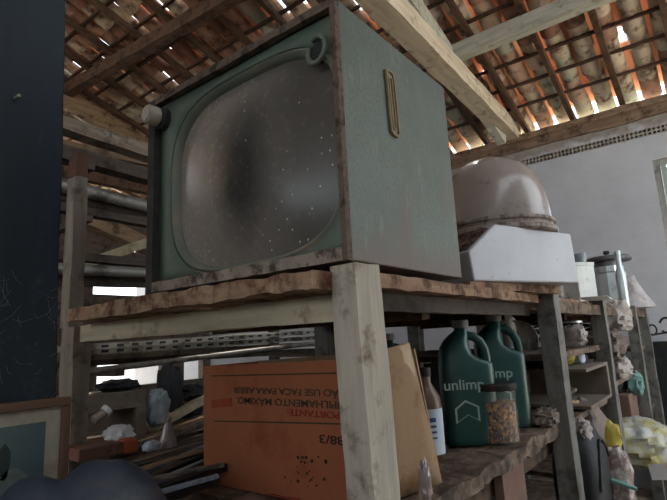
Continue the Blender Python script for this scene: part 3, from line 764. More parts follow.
for k in range(26):
    px_, py_ = rs.gauss(311, 11), rs.gauss(476, 9)
    if k < 8: py_ = 460+rs.uniform(-3, 3); px_ = rs.uniform(298, 328)
    p_ = at(px_, py_, 0, .1); r_ = rs.uniform(.001, .0045)
    n = 9
    mb.prism([(-.0012, p_.y-.09 + r_*rs.uniform(.6, 1.3)*math.cos(2*PI*i/n), p_.z+.482 + r_*rs.uniform(.5, 1.2)*math.sin(2*PI*i/n)) for i in range(n)], (.001, 0, 0))
st = mk('ink_stain', mb, M['ink_black'], fp)
st['kind'] = 'stuff'
# shiny crumpled strip hanging at the carton's right side
pk = at(431, 485, 1, .0)
o = mk('foil_strip', MB().blob(tuple(at(425, 484, 1, -.035)), (.011, .011, .04), 2, .4, freq=4, seg=20, rings=12, flat=-.482), M['foil'], smooth=True)
tag(o, 'crumpled shiny strip at the lower right edge of the cardboard box', 'wrapper')

# ================================================================== UNDER THE DECK: JUGS, BOTTLE, JAR
def jug(label, loc, rz, brand, s=1.0, m='teal', shift=-.014, group='teal jugs under the deck', full=True):
    t = root('plastic_jug', label, 'jug', loc, rz, group)
    W2, D2 = .083*s, .058*s
    H = .385*s
    mb = MB(); rings = []
    # (height, half width, half depth, x shift)
    secs = [(0, .9, .9, 0), (.006, .98, .98, 0), (.02, 1, 1, 0), (.23, 1, 1, 0), (.245, .99, .98, 0), (.258, .78, .93, -.016), (.275, .60, .88, -.030), (.30, .55, .80, -.030), (.32, .47, .68, -.024), (.338, .36, .5, -.014), (.35, .26, .34, -.006), (.356, .24, .31, -.004), (.362, .24, .31, -.004)]
    for z_, a_, b_, dx in secs:
        ring = []
        for k in range(40):
            th = 2*PI*k/40; n = 4.2 if z_ < .3 else 2.6
            c_, s_ = math.cos(th), math.sin(th)
            ring.append((dx*s + W2*a_*math.copysign(abs(c_)**(2/n), c_), D2*b_*math.copysign(abs(s_)**(2/n), s_), z_*s))
        rings.append(ring)
    mb.loft(rings); mk('body', mb, M[m], t, smooth=True)
    cp = mk('cap', MB().lathe([(0, .36*s), (.026*s, .36*s), (.027*s, .363*s), (.027*s, .383*s), (.024*s, .386*s), (0, .386*s)], 24, (-.004*s, 0, 0)), M['cap'], t, smooth=True)
    mb = MB(); pts = [(x_*s, 0, z_*s) for x_, z_ in ((.012, .335), (.035, .33), (.055, .315), (.068, .29), (.072, .26), (.07, .235))]
    mb.tube(pts, .0145*s, 12); hd = mk('handle', mb, M[m], t, smooth=True)
    if brand:
        text('brand_print', brand, M['print_pale'], t, (-.074*s+shift, -D2-.0008, .169*s), (R(90), 0, 0), .044*s, width=.126*s)
        # arrow shaped emblem under the name
        mb = MB(); cx_ = 0
        ol = [(-.035, .04), (-.012, .125-.0), (.0, .13), (.035, .12), (.045, .05), (.02, .065), (0, .05)]
        ol = [(x_-.018, z_+.012) for x_, z_ in ((-.04, .055), (-.04, .1), (-.006, .125), (.036, .105), (.036, .06), (.0, .08))]
        il = [((x_+.02)*.84-.02, (z_-.102)*.82+.102) for x_, z_ in ol]
        vo = [mb.bm.verts.new((x_*s, -D2-.0006, z_*s)) for x_, z_ in ol]; vi = [mb.bm.verts.new((x_*s, -D2-.0006, z_*s)) for x_, z_ in il]
        for k in range(len(ol)):
            j = (k+1) % len(ol); mb.bm.faces.new((vo[k], vo[j], vi[j], vi[k]))
        mk('printed_emblem', mb, M['print_pale'], t)
    return t
jug('teal green jug with grey cap nearest the cardboard box', (.822, .150, -.483), R(-52), 'unlimp', 1.0)
jug('teal green jug with bright shoulder behind the orange jar', (1.135, .150, -.483), R(-58), 'unlimp', 1.06, shift=-.028)
jug('darker teal jug half hidden behind the first green jug', (.80, .42, -.483), R(-40), None, .92, 'teal_dark')
t = root('plastic_bottle', 'brown bottle with pale blue label between box and jugs', 'bottle', (.592, .178, -.483), R(-45))
mk('body', MB().lathe([(0, 0), (.04, 0), (.043, .01), (.043, .14), (.04, .165), (.026, .19), (.018, .205), (.018, .225), (0, .225)], 28), M['brown_glass'], t, smooth=True)
mk('cap', MB().lathe([(0, .223), (.02, .223), (.02, .248), (0, .248)], 20), M['black'], t, smooth=True)
mb = MB(); rings = [[(.0437*math.cos(a), .0437*math.sin(a), z_) for a in [R(-170+160*k/20) for k in range(21)]] for z_ in (.012, .135)]
mb.loft(rings, cap=False, closed=False); lb = mk('label', mb, M['blue_label'], t, smooth=True)
for k, (z0_, z1_) in enumerate(((.10, .112), (.085, .092), (.07, .076), (.055, .06))):
    mb = MB(); rings = [[(.0441*math.cos(a), .0441*math.sin(a), z_) for a in [R(-120+45*i/8) for i in range(9)]] for z_ in (z0_, z1_)]
    mb.loft(rings, cap=False, closed=False); mk('label_print', mb, M['blue_ink'], lb, smooth=True)
t = root('glass_jar', 'lidded glass jar part filled with orange brown grains', 'jar', (.86, .075, -.483))
rj = .064
mk('glass', MB().lathe([(0, 0), (rj, 0), (rj+.001, .006), (rj+.001, .165), (rj-.003, .165), (rj-.003, .006), (0, .005)], 36), M['jar'], t, smooth=True)
mk('grains', MB().lathe([(0, .007), (rj-.005, .007), (rj-.005, .122), (rj*.5, .128), (0, .125)], 36), M['grain'], t, smooth=True)
mk('lid', MB().lathe([(0, .16), (rj+.004, .16), (rj+.006, .164), (rj+.006, .178), (rj+.002, .182), (0, .182)], 36), M['iron'], t, smooth=True)
# metal dish leaning behind the jugs
t = root('metal_dish', 'round dull metal dish standing on edge behind the teal jugs', 'dish', tuple(at(517, 340, 1, .27)), rot=(R(90), R(0), R(-62)))
mk('bowl', MB().lathe([(0, .0), (.06, .004), (.085, .016), (.095, .026), (.092, .029), (.082, .02), (.06, .01), (0, .006)], 40), M['steel_dish'], t, smooth=True)
# crate the dish stands on, dim behind
t = root('wooden_crate', 'dim grey crate standing behind post and teal jugs', 'crate', (1.36, .22, -.483))
mk('front_board', MB().box(0, .24, 0, .02, 0, .2), M['crate'], t, bevel=.003)
mk('side_board', MB().box(0, .02, .02, .35, 0, .2), M['crate'], t, bevel=.003)
mk('side_board', MB().box(.22, .24, .02, .35, 0, .2), M['crate'], t, bevel=.003)
mk('back_board', MB().box(0, .24, .35, .37, 0, .2), M['crate'], t, bevel=.003)
mk('lid_board', MB().box(0, .24, 0, .37, .2, .215), M['crate'], t, bevel=.003)

# ================================================================== RIGHT BAYS
def thing_blob(name, label, cat, px, py, x, rad, m, seed, flat=None, amp=.2, dy=0, rot=0, **k):
    c = at(px, py, 0, x)
    o = mk(name, MB().blob((c.x, c.y+dy, c.z), rad, seed, amp, flat=flat, **k), M[m], smooth=True)
    return tag(o, label, cat)
# tray on the bay shelf
def open_tray(name, label, cat, loc, dims, m, th=.012, rz=0):
    t = root(name, label, cat, loc, rz); a, b, c = dims
    mk('bottom', MB().box(0, a, 0, b, 0, th), M[m], t)
    mk('front', MB().box(0, a, -th, 0, 0, c), M[m], t, bevel=.002); mk('back', MB().box(0, a, b, b+th, 0, c), M[m], t, bevel=.002)
    mk('side', MB().box(-th, 0, -th, b+th, 0, c), M[m], t, bevel=.002); mk('side', MB().box(a, a+th, -th, b+th, 0, c), M[m], t, bevel=.002)
    return t
t = root('drawer_box', 'open plywood drawer lying on its side in the second bay', 'drawer', (1.66, -.035, -.487))
mk('top', MB().box(0, .5, 0, .4, .155, .17), M['ply'], t, bevel=.002); mk('bottom', MB().box(0, .5, 0, .4, 0, .014), M['ply'], t, bevel=.002)
mk('back', MB().box(0, .5, .386, .4, .014, .155), M['ply'], t); mk('end', MB().box(.455, .5, 0, .386, .014, .155), M['ply'], t, bevel=.002)
for i in range(5):
    o = mk('wood_offcut', MB().bar((1.37+.012*i, .10-.02*i, -.47+.014*i), (1.63, .02+.025*(i % 3), -.468+.017*(4-i)), .03, .012, n=6, jit=.003, seed=i), M['timber_c' if i % 2 else 'timber'], smooth=True)
    tag(o, ['tan offcut at the bottom of the stack by the drawer', 'second offcut stacked beside the plywood drawer', 'middle offcut of the stack by the plywood drawer', 'fourth offcut up in the stack by the drawer', 'topmost offcut of the stack beside the plywood drawer'][i], 'wood', 'offcuts beside the drawer')
# things on the upper bay shelf
pts = []
for k in range(60):
    a = k*.42; pts.append((1.98 + .11*math.cos(a) + .01*math.sin(k*1.3), .28 + .09*math.sin(a), -.212 + .0016*k + .01*math.sin(k*.7)))
o = mk('cable_coil', MB().tube(pts, .006, 7), M['cable'], smooth=True); tag(o, 'coil of black cable on the bay shelf under the white tin', 'cable')
o = mk('work_glove', MB().blob((1.86, .04, -.175), (.045, .05, .05), 5, .35, flat=-.222), M['pale_sack'], smooth=True); tag(o, 'crumpled pale rag at the front of the cable shelf', 'rag')
o.name = 'cleaning_rag'
t = root('paint_tin', 'small dark tin with bright rim on the cable shelf', 'tin', (2.02, .08, -.222))
mk('body', MB().lathe([(0, 0), (.05, 0), (.05, .11), (0, .11)], 28), M['iron'], t, smooth=True); mk('rim', MB().lathe([(.044, .108), (.052, .108), (.052, .118), (.044, .118)], 28), M['chrome'], t, smooth=True)
t = root('spray_can', 'pale upright can at the back of the cable shelf', 'can', (1.72, .30, -.222))
mk('body', MB().lathe([(0, 0), (.035, 0), (.035, .14), (.02, .155), (0, .155)], 24), M['whitetin'], t, smooth=True); mk('cap', MB().lathe([(0, .155), (.018, .155), (.018, .185), (0, .185)], 20), M['paper'], t, smooth=True)
# above the drawer
o = mk('yellow_packet', MB().blob((1.93, .12, -.283), (.06, .05, .035), 8, .2, flat=-.316), M['yellow'], smooth=True); tag(o, 'small yellow packet lying on top of the plywood drawer', 'packet')
o = mk('blue_packet', MB().blob((2.01, .03+.04, -.29), (.045, .03, .026), 9, .12, flat=-.316, ex=4), M['blue_label'], smooth=True); tag(o, 'pale blue packet lying beside the yellow one on the drawer', 'packet')
o = mk('black_bundle', MB().blob((1.75, .16, -.285), (.09, .08, .035), 4, .3, flat=-.316), M['black_bag'], smooth=True); tag(o, 'dark tangled bundle on top of the plywood drawer', 'bundle')
# bay two: pale sacks seen between posts
specs = [(622, 338, 2.75, (.12, .11, .10), 'pale_sack', 'upper pale sack between the second and third dark posts'), (618, 362, 2.65, (.1, .1, .09), 'grey_sack', 'grey sack below the upper pale sack between posts'), (622, 378, 2.75, (.11, .1, .07), 'pale_sack', 'lower pale sack resting on the bay shelf')]
zz = -.45
for i, (px, py, x_, rd, m, lab) in enumerate(reversed(specs)):
    c = at(px, py, 0, x_)
    o = mk('cloth_sack', MB().blob((c.x, c.y+.05, zz+rd[2]*.9), rd, i+2, .34, freq=3.4, flat=zz), M[m], smooth=True); tag(o, lab, 'sack', 'sacks in the far bay'); zz += rd[2]*1.75
o = mk('cable_coil', MB().tube([(2.75+.14*math.cos(k*.5)+.004*k, .12+.1*math.sin(k*.5), -.02-.12+.02*math.sin(k*.8)) for k in range(40)], .008, 7), M['cable'], smooth=True); tag(o, 'loop of dark cable hung under the far deck', 'cable')
o = mk('wood_block', MB().box(3.02, 3.34, .02, .3, -.92, -.58), M['pink_box'], bevel=.006); o.name = 'small_carton'; tag(o, 'plain brown carton on the far lower shelf behind the yellow bag', 'carton')
o = mk('dark_bundle', MB().blob((3.18, .16, -.525), (.13, .1, .065), 12, .3, flat=-.58), M['black_bag'], smooth=True); tag(o, 'dark bundle on the plain brown carton in the far bay', 'bundle')
# cluttered junk on the floor in front of the second bay
c = at(587, 412, 0, 1.75)
o = mk('plastic_sack', MB().blob((1.85, .06, -.60+.0), (.11, .1, .13), 21, .2, flat=None), M['grey_sack'], smooth=True); tag(o, 'grey brown sack under the drawer beside the second post', 'sack')
# black rounded bag
c = at(598, 475, 0, 1.62)
t = root('black_bag', 'black rounded nylon bag at the bottom right beside the post', 'bag', (c.x, c.y, -.937))
mk('body', MB().blob((0, .06, .16), (.15, .10, .24), 31, .07, ex=2.8, flat=0), M['black_bag'], t, smooth=True)
mb = MB(); mb.tube([(.105*math.cos(a), .06-.104*(1-(.7*abs(math.cos(a)))**2.8-(.74*math.sin(a))**2.8)**(1/2.8), .16+.178*math.sin(a)) for a in [R(0+180*k/20) for k in range(21)]], .005, 8); mk('zip', mb, M['black'], t, smooth=True)
o = mk('crumpled_paper', MB().blob(tuple(at(588, 432, 0, 1.58)+Vector((0, .03, 0))), (.05, .04, .05), 17, .45, freq=3), M['pale_sack'], smooth=True); tag(o, 'crumpled pale wrapping on top of the black bag', 'wrapping')
o = mk('yellow_bundle', MB().blob(tuple(at(606, 438, 0, 1.9)), (.05, .06, .075), 14, .2), M['yellow'], smooth=True); tag(o, 'dull yellow bundle behind the black bag', 'bundle')
o = mk('printed_packet', MB().blob(tuple(at(617, 478, 0, 1.75)+Vector((0, .0, -.02))), (.06, .06, .14), 15, .15, ex=3), M['colour_pack'], smooth=True); tag(o, 'red and white printed plastic packet right of the black bag', 'packet')
o = mk('white_tube', MB().bar(at(611, 480, 0, 1.66), at(637, 489, 0, 1.68), .03, .012, n=8, jit=.004, seed=2), M['green_teal'], smooth=True); tag(o, 'flat white and teal tube lying on the printed packet', 'tube')
o = mk('dark_sack', MB().blob((1.0, .42, FZ+.4), (.42, .3, .42), 81, .16, flat=FZ+.002), M['dark_sack'], smooth=True); tag(o, 'large dark sack on the floor under the lower shelf', 'sack')
o = mk('brown_paper', MB().blob((1.2, .02, -.455), (.05, .035, .03), 83, .45, freq=3, flat=-.484), M['grey_sack'], smooth=True); tag(o, 'crumpled brown paper at the shelf edge beside the second post', 'paper')
o = mk('floor_sack', MB().blob((1.62, .42, FZ+.28), (.26, .22, .3), 85, .2, flat=FZ+.002), M['dark_sack'], smooth=True); o.name = 'dark_sack'; tag(o, 'dark sack on the floor behind the black bag', 'sack')
# low bench on the right with the yellow bag
t = root('low_bench', 'low navy bench with dark frame at the far right', 'bench', (2.25, -.75, FZ))
zb = .665
mk('top', MB().box(0, 1.2, 0, .5, zb, zb+.03), M['navy'], t, bevel=.004)
for lx, ly in ((.02, .02), (1.13, .02), (.02, .44), (1.13, .44)):
    mk('leg', MB().box(lx, lx+.045, ly, ly+.045, 0, zb), M['iron'], t, bevel=.003)
mk('rail', MB().box(.0, .02, .06, .44, zb-.1, zb), M['iron'], t)
o = mk('plastic_bag', MB().blob((2.72, -.03, -.92+.11), (.28, .17, .12), 41, .16, freq=2.6, flat=-.919, seg=40, rings=26), M['yellow_bag'], smooth=True); tag(o, 'yellow and clear printed plastic bag on the far lower shelf', 'bag')
t = root('carton', 'dull pink brown carton under the navy bench', 'carton', (2.40, -.60, FZ+.0))
mk('body', MB().box(0, .4, 0, .42, 0, .55), M['pink_box'], t, bevel=.005)
mk('flap', MB().bar((0, .21, .553), (.4, .21, .553), .42, .006), M['pink_box'], t)
o = mk('paper_note', MB().bar(at(656, 464, 0, 2.24), at(661, 480, 0, 2.24), .075, .003, up=(1, 0, 0), n=5, jit=.004, seed=4), M['paper'], smooth=True); tag(o, 'crumpled white paper hanging at the front of the bench', 'paper')
# green teal plastic behind the third post
o = mk('teal_rag', MB().blob((3.2, .0, -.52), (.05, .05, .07), 24, .3), M['green_teal'], smooth=True); tag(o, 'pale teal plastic rag behind the third dark post', 'rag')
# wall bracket of curled iron
t = root('iron_hanger', 'curled iron hanger sticking out by the end wall', 'hanger', (4.08, -.06, -.2))
mk('arm', MB().tube([(0, .1, -.02), (.02, .0, -.02), (.02, -.14, .0)], .008, 8), M['iron'], t, smooth=True)
mk('curl', MB().tube([(.02, -.10+.045*math.cos(a), .05+.06*math.sin(a)) for a in [R(20+300*k/24) for k in range(25)]], .008, 8), M['iron'], t, smooth=True)
mk('curl', MB().tube([(.0, .0+.03*math.cos(a), .02+.04*math.sin(a)) for a in [R(20+280*k/24) for k in range(25)]], .007, 8), M['iron'], t, smooth=True)
t = root('dark_cabinet', 'narrow dark cabinet against the end wall beyond the rack', 'cabinet', (4.12, -.27, FZ))
mk('body', MB().box(0, .22, 0, .3, 0, 1.22), M['iron'], t, bevel=.006)
mk('door', MB().box(-.015, 0, .01, .29, .05, 1.18), M['black'], t, bevel=.004)

# ================================================================== LEFT FOREGROUND
mb = MB(); mb.bar((-.395, .66, FZ), (-.480, .66, 1.9), .345, .12, up=(0, 1, 0), n=30, jit=.003, seed=77, jfreq=3)
bp_ = struct('trim_3', mb, M['blue_post'], smooth=True, bevel=.004)
mk('nail', MB().lathe([(0, -.02), (.0035, -.02), (.0035, 0), (0, 0)], 10, (-.372, .598, .405), 'y'), M['cream'], bp_)
# cobweb threads round the foot of the blue timber
mb = MB(); rw = random.Random(3); 
for k in range(45):
    a = Vector((-.26 + rw.uniform(-.16, .02), .585 - rw.uniform(0, .03), rw.uniform(-.26, .02))); b = a + Vector((rw.uniform(-.04, .04), rw.uniform(-.02, .01), rw.uniform(-.045, .03)))
    mb.tube([a, (a+b)/2+Vector((0, 0, -.006)), b], .00018, 3)
o = mk('cobweb', mb, M['web']); tag(o, 'grey cobweb threads on the foot of the dark blue timber', 'cobweb'); o['kind'] = 'stuff'
# framed picture
pf = root('framed_picture', 'brown framed picture with cream mount leaning on the dark timber', 'picture', (-.25, .55, -.62))
x1, x0, zt_, zb_ = 0, -.34, .388, .0
mk('frame_rail', MB().bar((x0, 0, zt_-.008), (x1, 0, zt_-.008), .02, .017), M['frame'], pf, bevel=.003)
mk('frame_rail', MB().bar((x0, 0, zb_+.008), (x1, 0, zb_+.008), .02, .017), M['frame'], pf, bevel=.003)
mk('frame_rail', MB().bar((x1-.0085, 0, zb_+.017), (x1-.0085, 0, zt_-.017), .017, .02, up=(0, 1, 0)), M['frame_z'], pf, bevel=.003)
mk('frame_rail', MB().bar((x0+.0085, 0, zb_+.017), (x0+.0085, 0, zt_-.017), .017, .02, up=(0, 1, 0)), M['frame_z'], pf, bevel=.003)
mk('mount', MB().box(x0+.016, x1-.016, -.002, .008, zb_+.016, zt_-.016), M['mat_board'], pf)
ph = mk('print', MB().box(x0+.055, x1-.045, -.0035, -.001, zb_+.05, zt_-.042), M['photo'], pf)
def blot(name, cx_, cz_, rx, rz_, m, seed):
    mb = MB(); pts = []
    for k in range(26):
        a = 2*PI*k/26; f_ = 1+.25*noise.noise(Vector((math.cos(a)*1.5, math.sin(a)*1.5, seed)))
        pts.append((cx_+rx*f_*math.cos(a), -.0036, cz_+rz_*f_*math.sin(a)))
    mb.prism(pts, (0, -.0008, 0)); return mk(name, mb, m, ph)
blot('printed_figure', -.117, .285, .013, .03, M['photo_dark'], 3)
blot('printed_figure', -.098, .225, .028, .042, M['photo_mid'], 5)
blot('printed_figure', -.072, .212, .018, .024, M['photo_mid'], 8)
# tarpaulin heap: height field of folds
mb = MB(); nx, nyy = 56, 44; grid = []
for i in range(nx+1):
    row = []
    for j in range(nyy+1):
        x_ = -.62 + .62*i/nx; y_ = .14 + .74*j/nyy
        # main heap
        d_ = math.exp(-(((x_+.25)/.155)**2 + ((y_-.42)/.17)**2)**1.3)
        d2_ = math.exp(-(((x_+.12)/.10)**2 + ((y_-.33)/.13)**2)**1.3)
        d3_ = math.exp(-(((x_+.34)/.12)**2 + ((y_-.46)/.13)**2)**1.3)
        d_ = max(d_, .62*d2_, .95*d3_) + .08*min(d_, d2_)
        h_ = -.62 + .25*d_ + .02*noise.noise(Vector((x_*9, y_*9, 0))) + .03*noise.noise(Vector((x_*3+y_*3, y_*2, 4))) + .007*abs(math.sin((x_*1.0-y_*.45)*34+3*noise.noise(Vector((x_*5, y_*5, 7)))))*d_ + .008*noise.noise(Vector((x_*22, y_*22, 3)))*d_
        e_ = min(i, nx-i)/4, min(j, nyy-j)/4
        row.append(mb.bm.verts.new((x_, y_, h_)))
    grid.append(row)
for i in range(nx):
    for j in range(nyy): mb.bm.faces.new((grid[i][j], grid[i+1][j], grid[i+1][j+1], grid[i][j+1]))
# skirt down to the floor
edge = [grid[i][0] for i in range(nx+1)] + [grid[nx][j] for j in range(1, nyy+1)] + [grid[i][nyy] for i in range(nx-1, -1, -1)] + [grid[0][j] for j in range(nyy-1, 0, -1)]
low = [mb.bm.verts.new((v.co.x*1.02, v.co.y, FZ+.005)) for v in edge]
for k in range(len(edge)):
    j = (k+1) % len(edge); mb.bm.faces.new((edge[k], edge[j], low[j], low[k]))
o = mk('tarpaulin', mb, M['tarp'], smooth=True); tag(o, 'dark blue plastic sheet heaped in front of the framed picture', 'tarpaulin')

# ================================================================== LEFT BACKGROUND: STACKED TIMBER AND PIPES
def xbar(name, label, cat, yA, pA, pB, thick, m, tube=False, x0=None, x1=None, dep=None, group=None, seed=0, jit=.005):
    """a long piece whose picture run is pA..pB on the plane y=yA, continued to x0..x1"""
    a, b = at(*pA, 1, yA), at(*pB, 1, yA); d_ = (b-a)/(b.x-a.x)
    x0 = a.x-.5 if x0 is None else x0; x1 = b.x+.9 if x1 is None else x1
    a2, b2 = a + d_*(x0-a.x), a + d_*(x1-a.x)
    h = thick/FPX*((a+b)/2-CAM).dot(FW)
    mb = MB()
    if tube: mb.tube([a2.lerp(b2, k/6) for k in range(7)], h/2, 14)
    else: mb.bar(a2, b2, dep or h*1.3, h, n=30, jit=jit, seed=seed, jfreq=6)
    o = mk(name, mb, M[m], smooth=True); return tag(o, label, cat, group)
G1 = 'timbers and poles stacked on the left rack'
xbar('timber_beam', 'topmost grey brown timber seen left of the television', 'timber', 2.0, (85, 133), (146, 153), 13, 'timber', seed=1, group=G1)
xbar('timber_beam', 'thin brown timber second from top left of the television', 'timber', 2.25, (85, 150), (146, 163), 7, 'timber_c', seed=2, group=G1)
xbar('timber_beam', 'thick dark brown timber third from top left of the television', 'timber', 1.9, (85, 160), (146, 176), 13, 'timber_b', seed=3, group=G1)
xbar('wooden_pole', 'round grey pole just above the middle of the left stack', 'pole', 1.95, (85, 191), (146, 206), 13, 'pipe', True, group=G1)
xbar('wooden_pole', 'dark round pole under the grey pole left of television', 'pole', 2.02, (85, 203), (146, 215), 10, 'timber_b', True, group=G1)
xbar('timber_beam', 'flat dark board below the two round poles', 'timber', 1.95, (85, 212), (146, 223), 8, 'timber_b', seed=5, group=G1)
xbar('timber_beam', 'pale board slanting up through the gap left of television', 'timber', 2.6, (90, 262), (146, 243), 9, 'board', seed=6, x0=.6, x1=1.9, group=G1)
xbar('timber_beam', 'brown board high in the gap left of the television', 'timber', 3.3, (92, 222), (146, 246), 14, 'timber_c', seed=16, x0=1.0, x1=3.0, group=G1)
xbar('timber_beam', 'narrow dark timber above the grey pipe on the left', 'timber', 1.9, (85, 258), (146, 263), 8, 'timber_b', seed=7, group=G1)
xbar('steel_pipe', 'pale grey pipe low in the stack left of television', 'pipe', 1.85, (85, 270), (146, 273), 11, 'pipe', True, group=G1)
xbar('timber_beam', 'dark timber lowest in the stack above the rack deck', 'timber', 1.95, (85, 281), (146, 282), 10, 'timber_b', seed=8, group=G1)
# support rack for the stack
t = root('timber_stand', 'dark upright stand holding the stacked timbers on the left', 'stand', (.62, 1.95, FZ))
for sx in (-.26, 1.35):
    p_ = mk('upright', MB().box(sx-.03, sx+.03, .18, .24, 0, 2.35), M['timber_b'], t, bevel=.003)
    for za in (1.285, 1.60, 2.0, 2.26):
        mk('arm', MB().box(sx-.02, sx+.02, -.5 if za < 1.3 else -.18, .18, za-.03, za), M['timber_b'], p_)
# perforated strips under the deck
G2 = 'strips and rods lying below the left stack'
for i, (pA, pB, yv, th, m, lab) in enumerate((((92, 347), (330, 331), 1.55, 5, 'steel', 'uppermost slotted steel strip seen under the front board'), ((92, 352), (330, 337), 1.6, 5, 'steel', 'second slotted steel strip seen under the front board'), ((92, 357), (330, 343), 1.65, 5, 'timber', 'third strip down seen under the front board'), ((92, 362), (330, 350), 1.7, 6, 'timber_b', 'dark fourth strip down seen under the front board'))):
    a, b = at(*pA, 1, yv), at(*pB, 1, yv); a = a + (a-b)*.12
    h = th/FPX*((a+b)/2-CAM).dot(FW)
    t = root('slotted_strip', lab, 'strip', a, 0, G2)
    mb = MB(); v_ = b-a; mb.bar(Vector((0, 0, 0)), v_, .03, h); s_ = mk('bar', mb, M[m], t, bevel=.002)
    if i < 2:
        mb = MB(); n = 26
        for k in range(n):
            c0, c1 = v_*((k+.25)/n), v_*((k+.7)/n); off = Vector((0, -.0155, 0))
            mb.bar(c0+off, c1+off, .002, h*.4)
        sl = mk('slots', mb, M['black'], t); sl['kind'] = 'stuff'
xbar('steel_pipe', 'thin pale pipe slanting below the slotted strips', 'pipe', 1.5, (92, 371), (204, 357), 6, 'pipe', True, x0=.2, x1=1.9, group=G2)
# low pile table behind the rack
t = root('low_table', 'low rough table behind the rack piled with rods and scrap', 'table', (.15, 1.35, FZ))
zt_ = .84
mk('top', MB().box(0, 2.4, 0, 2.2, zt_-.03, zt_), M['timber_b'], t, bevel=.004)
for lx, ly in ((.03, .03), (2.3, .03), (.03, 2.1), (2.3, 2.1)):
    mk('leg', MB().box(lx, lx+.07, ly, ly+.07, 0, zt_-.03), M['timber_b'], t)
TZ = FZ+zt_
# rods and profiles lying on it towards the right
rods = [((128, 447), (204, 424), 2.0, 5, 'timber', 'weathered lath'), ((130, 452), (206, 430), 1.9, 4, 'timber_b', 'dark rod'), ((150, 456), (206, 440), 1.8, 5, 'timber_b', 'dark lath'), ((150, 437), (205, 418), 2.2, 5, 'timber_c', 'tan lath'),
        ((163, 422), (206, 398), 2.4, 7, 'board', 'pale slanting board'), ((150, 470), (207, 446), 1.6, 4, 'alu', 'bluish metal strip'), ((160, 476), (207, 455), 1.55, 4, 'iron', 'dark metal bar'), ((140, 489), (207, 461), 1.45, 5, 'alu', 'wider bluish metal strip'), ((140, 497), (207, 473), 1.40, 8, 'iron', 'dark metal channel'), ((165, 500), (207, 484), 1.30, 6, 'iron', 'front dark metal bar')]
more = [((140, 462), (206, 443), 5, 'timber', 'grey lath just above the thin bluish strip'), ((120, 470), (206, 452), 4, 'iron', 'thin black rod between the bluish strips'), ((135, 482), (207, 468), 4, 'steel', 'dull steel strip below the wider bluish strip'), ((160, 492), (207, 479), 4, 'alu', 'short bluish strip nearest the box foot'), ((150, 466), (206, 449), 3, 'timber_c', 'thin tan lath among the metal strips')]
for i, (pA, pB, th, m, lab) in enumerate(more):
    a, b = at(*pA, 2, -.45+.006*i), at(*pB, 2, -.44+.006*i)
    h = th/FPX*((a+b)/2-CAM).dot(FW)
    mb = MB(); mb.bar(a-(b-a)*.2, b+(b-a)*.25, h*1.6, h)
    kd = {'alu': 'metal_strip', 'iron': 'metal_rod', 'steel': 'metal_strip', 'timber': 'wood_lath', 'timber_c': 'wood_lath'}[m]
    tag(mk(kd, mb, M[m], bevel=.001), lab, kd.split('_')[1], G2)
for i, (pA, pB, yv, th, m, nm) in enumerate(rods):
    a, b = (at(*pA, 2, -.462+.008*(i % 3)), at(*pB, 2, -.455+.008*(i % 3))) if i >= 5 else (at(*pA, 1, yv), at(*pB, 1, yv))
    h = th/FPX*((a+b)/2-CAM).dot(FW)
    lo = min(a.z, b.z)
    mb = MB(); e_ = (b-a)*.3
    mb.bar(a-(b-a)*.25, b+e_, h*1.3, h, n=12, jit=.0015 if m[0] in 'tb' else 0, seed=i)
    kind_ = {'alu': 'metal_strip', 'iron': 'metal_bar', 'timber': 'wood_lath', 'timber_b': 'wood_lath', 'timber_c': 'wood_lath', 'board': 'wood_board'}[m]
    o = mk(kind_, mb, M[m], smooth=m[0] in 'tb')
    tag(o, ['weathered grey lath sloping up behind the red carton', 'dark lath just below the weathered grey lath', 'short dark lath below the foil packet', 'tan lath highest in the scrap pile', 'pale board slanting up beside the cardboard box', 'thin bluish metal strip left of the cardboard box', 'dark metal bar between the two bluish strips', 'wider bluish metal strip low beside the cardboard box', 'thick dark metal channel at the bottom of the picture', 'front dark metal bar at the foot of the cardboard box'][i], kind_.split('_')[1], G2)
# plywood frame standing on the table
fr = at(92, 400, 1, 2.15)
t = root('plywood_stand', 'grey plywood stand with open front behind the rear post', 'stand', (fr.x-.2, 2.15, TZ))
a, b = at(92, 396, 1, 2.15), at(147, 390, 1, 2.15); ox = fr.x-.2
hz = a.z-TZ
mk('top_board', MB().box(0, b.x-ox, 0, .3, hz-.09, hz), M['ply'], t, bevel=.003)
mk('leg', MB().box(b.x-ox-.065, b.x-ox, 0, .3, 0, hz-.09), M['ply'], t, bevel=.003)
mk('leg', MB().box(0, .065, 0, .3, 0, hz-.09), M['ply'], t, bevel=.003)
mk('bottom_board', MB().box(.065, b.x-ox-.065, -.03, .3, 0, .03), M['ply'], t, bevel=.003)
t = root('drink_bottle', 'small white capped tube lying inside the plywood stand', 'bottle', at(103, 414, 1, 2.1))
va, vb = at(93, 420, 1, 2.1)-at(103, 414, 1, 2.1), at(108, 409, 1, 2.1)-at(103, 414, 1, 2.1)
mk('body', MB().tube([va, va*.3, vb*.35], .022, 14), M['cream'], t, smooth=True); mk('cap', MB().tube([vb*.3, vb*1.05], .03, 16), M['paper'], t, smooth=True)
c = at(157, 407, 1, 2.2)
o = mk('plastic_bag', MB().blob((c.x, c.y, c.z), (.07, .06, .10), 51, .2), M['clear'], smooth=True); tag(o, 'cloudy clear plastic bag right of the plywood stand', 'bag')
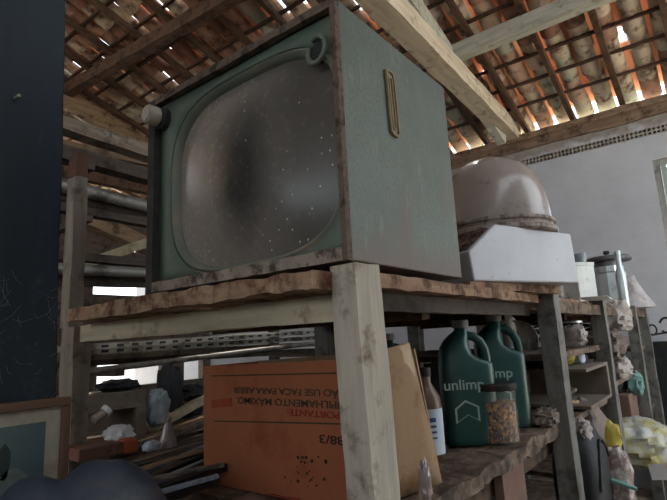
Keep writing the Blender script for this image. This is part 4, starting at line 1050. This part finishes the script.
# dark bundles under the pipe
for i, (px, py, yv, rx, rz_) in enumerate(((118, 385, 2.3, .12, .03), (170, 392, 2.5, .07, .17), (192, 392, 2.5, .1, .05), (185, 410, 2.7, .12, .05))):
    c = at(px, py, 1, yv)
    o = mk('dark_bundle', MB().blob(c, (rx, .08, rz_), 60+i, .3), M['black_bag'], smooth=True)
    tag(o, ['flat dark bundle lying on the plywood stand', 'upright dark bundle against the white gap', 'dark bundle just left of the cardboard box top', 'lowest dark bundle behind the pale slanting board'][i], 'bundle', 'dark bundles under the pipes')
# red brown carton with orange end
a, b = at(78, 463, 1, .98), at(129, 440, 1, .98)
w = b.x-a.x
t = root('scrap_carton', 'faded red brown carton with orange end by the rear post', 'carton', (a.x, .98, a.z), R(-2))
hh = b.z-a.z-.0
mk('body', MB().box(0, w-.02, 0, .16, 0, hh), M['redbox'], t, bevel=.004)
mk('end_cap', MB().box(w-.02, w+.03, -.004, .164, -.004, hh+.004), M['orange'], t, bevel=.008)
c = at(119, 434, 1, 1.05)
o = mk('white_bag', MB().blob((c.x, c.y, c.z), (.04, .04, .026), 71, .3), M['paper'], smooth=True); tag(o, 'crumpled white bag on top of the red brown carton', 'bag')
c = at(168, 437, 1, 1.75); ca = at(170, 424, 1, 1.75)
mb = MB(); mb.loft([[(c.x+.05*f_*math.cos(2*PI*k/12)*(1+.3*noise.noise(Vector((k, f_*3, 1)))), c.y+.035*f_*math.sin(2*PI*k/12), c.z+z_+.015*noise.noise(Vector((k*.9, f_*5, 2)))) for k in range(12)] for f_, z_ in ((.9, -.07), (1.1, -.045), (.8, 0), (.55, .035), (.25, .07), (.35, .09))])
o = mk('snack_packet', mb, M['foil']); tag(o, 'crumpled silver snack packet on the scrap pile', 'packet')
c = at(152, 446, 1, 1.7)
o = mk('blue_rag', MB().blob(c, (.04, .03, .022), 73, .25), M['blue_label'], smooth=True); tag(o, 'small pale blue rag left of the silver packet', 'rag')

# ================================================================== LIGHT
for o in col.objects:
    if o.parent is None and o.type in {'MESH', 'EMPTY', 'CURVE', 'FONT'}: o.location.z += ZD
w = bpy.data.worlds.new('World'); sc.world = w; w.use_nodes = True
bg = w.node_tree.nodes['Background']; bg.inputs[0].default_value = (.84, .93, 1, 1); bg.inputs[1].default_value = 1.5
sd = bpy.data.lights.new('sun', 'SUN'); sd.energy = 9; sd.angle = R(2); sd.color = (1, .93, .82)
so = bpy.data.objects.new('sun', sd); col.objects.link(so)
so.rotation_euler = Vector((-.55, -.35, -1)).to_track_quat('-Z', 'Y').to_euler()
so.location = (8, 5, 9)
vs = sc.view_settings; vs.view_transform = 'Standard'; vs.look = 'None'; vs.gamma = 1; vs.exposure = 1.28; vs.use_curve_mapping = False
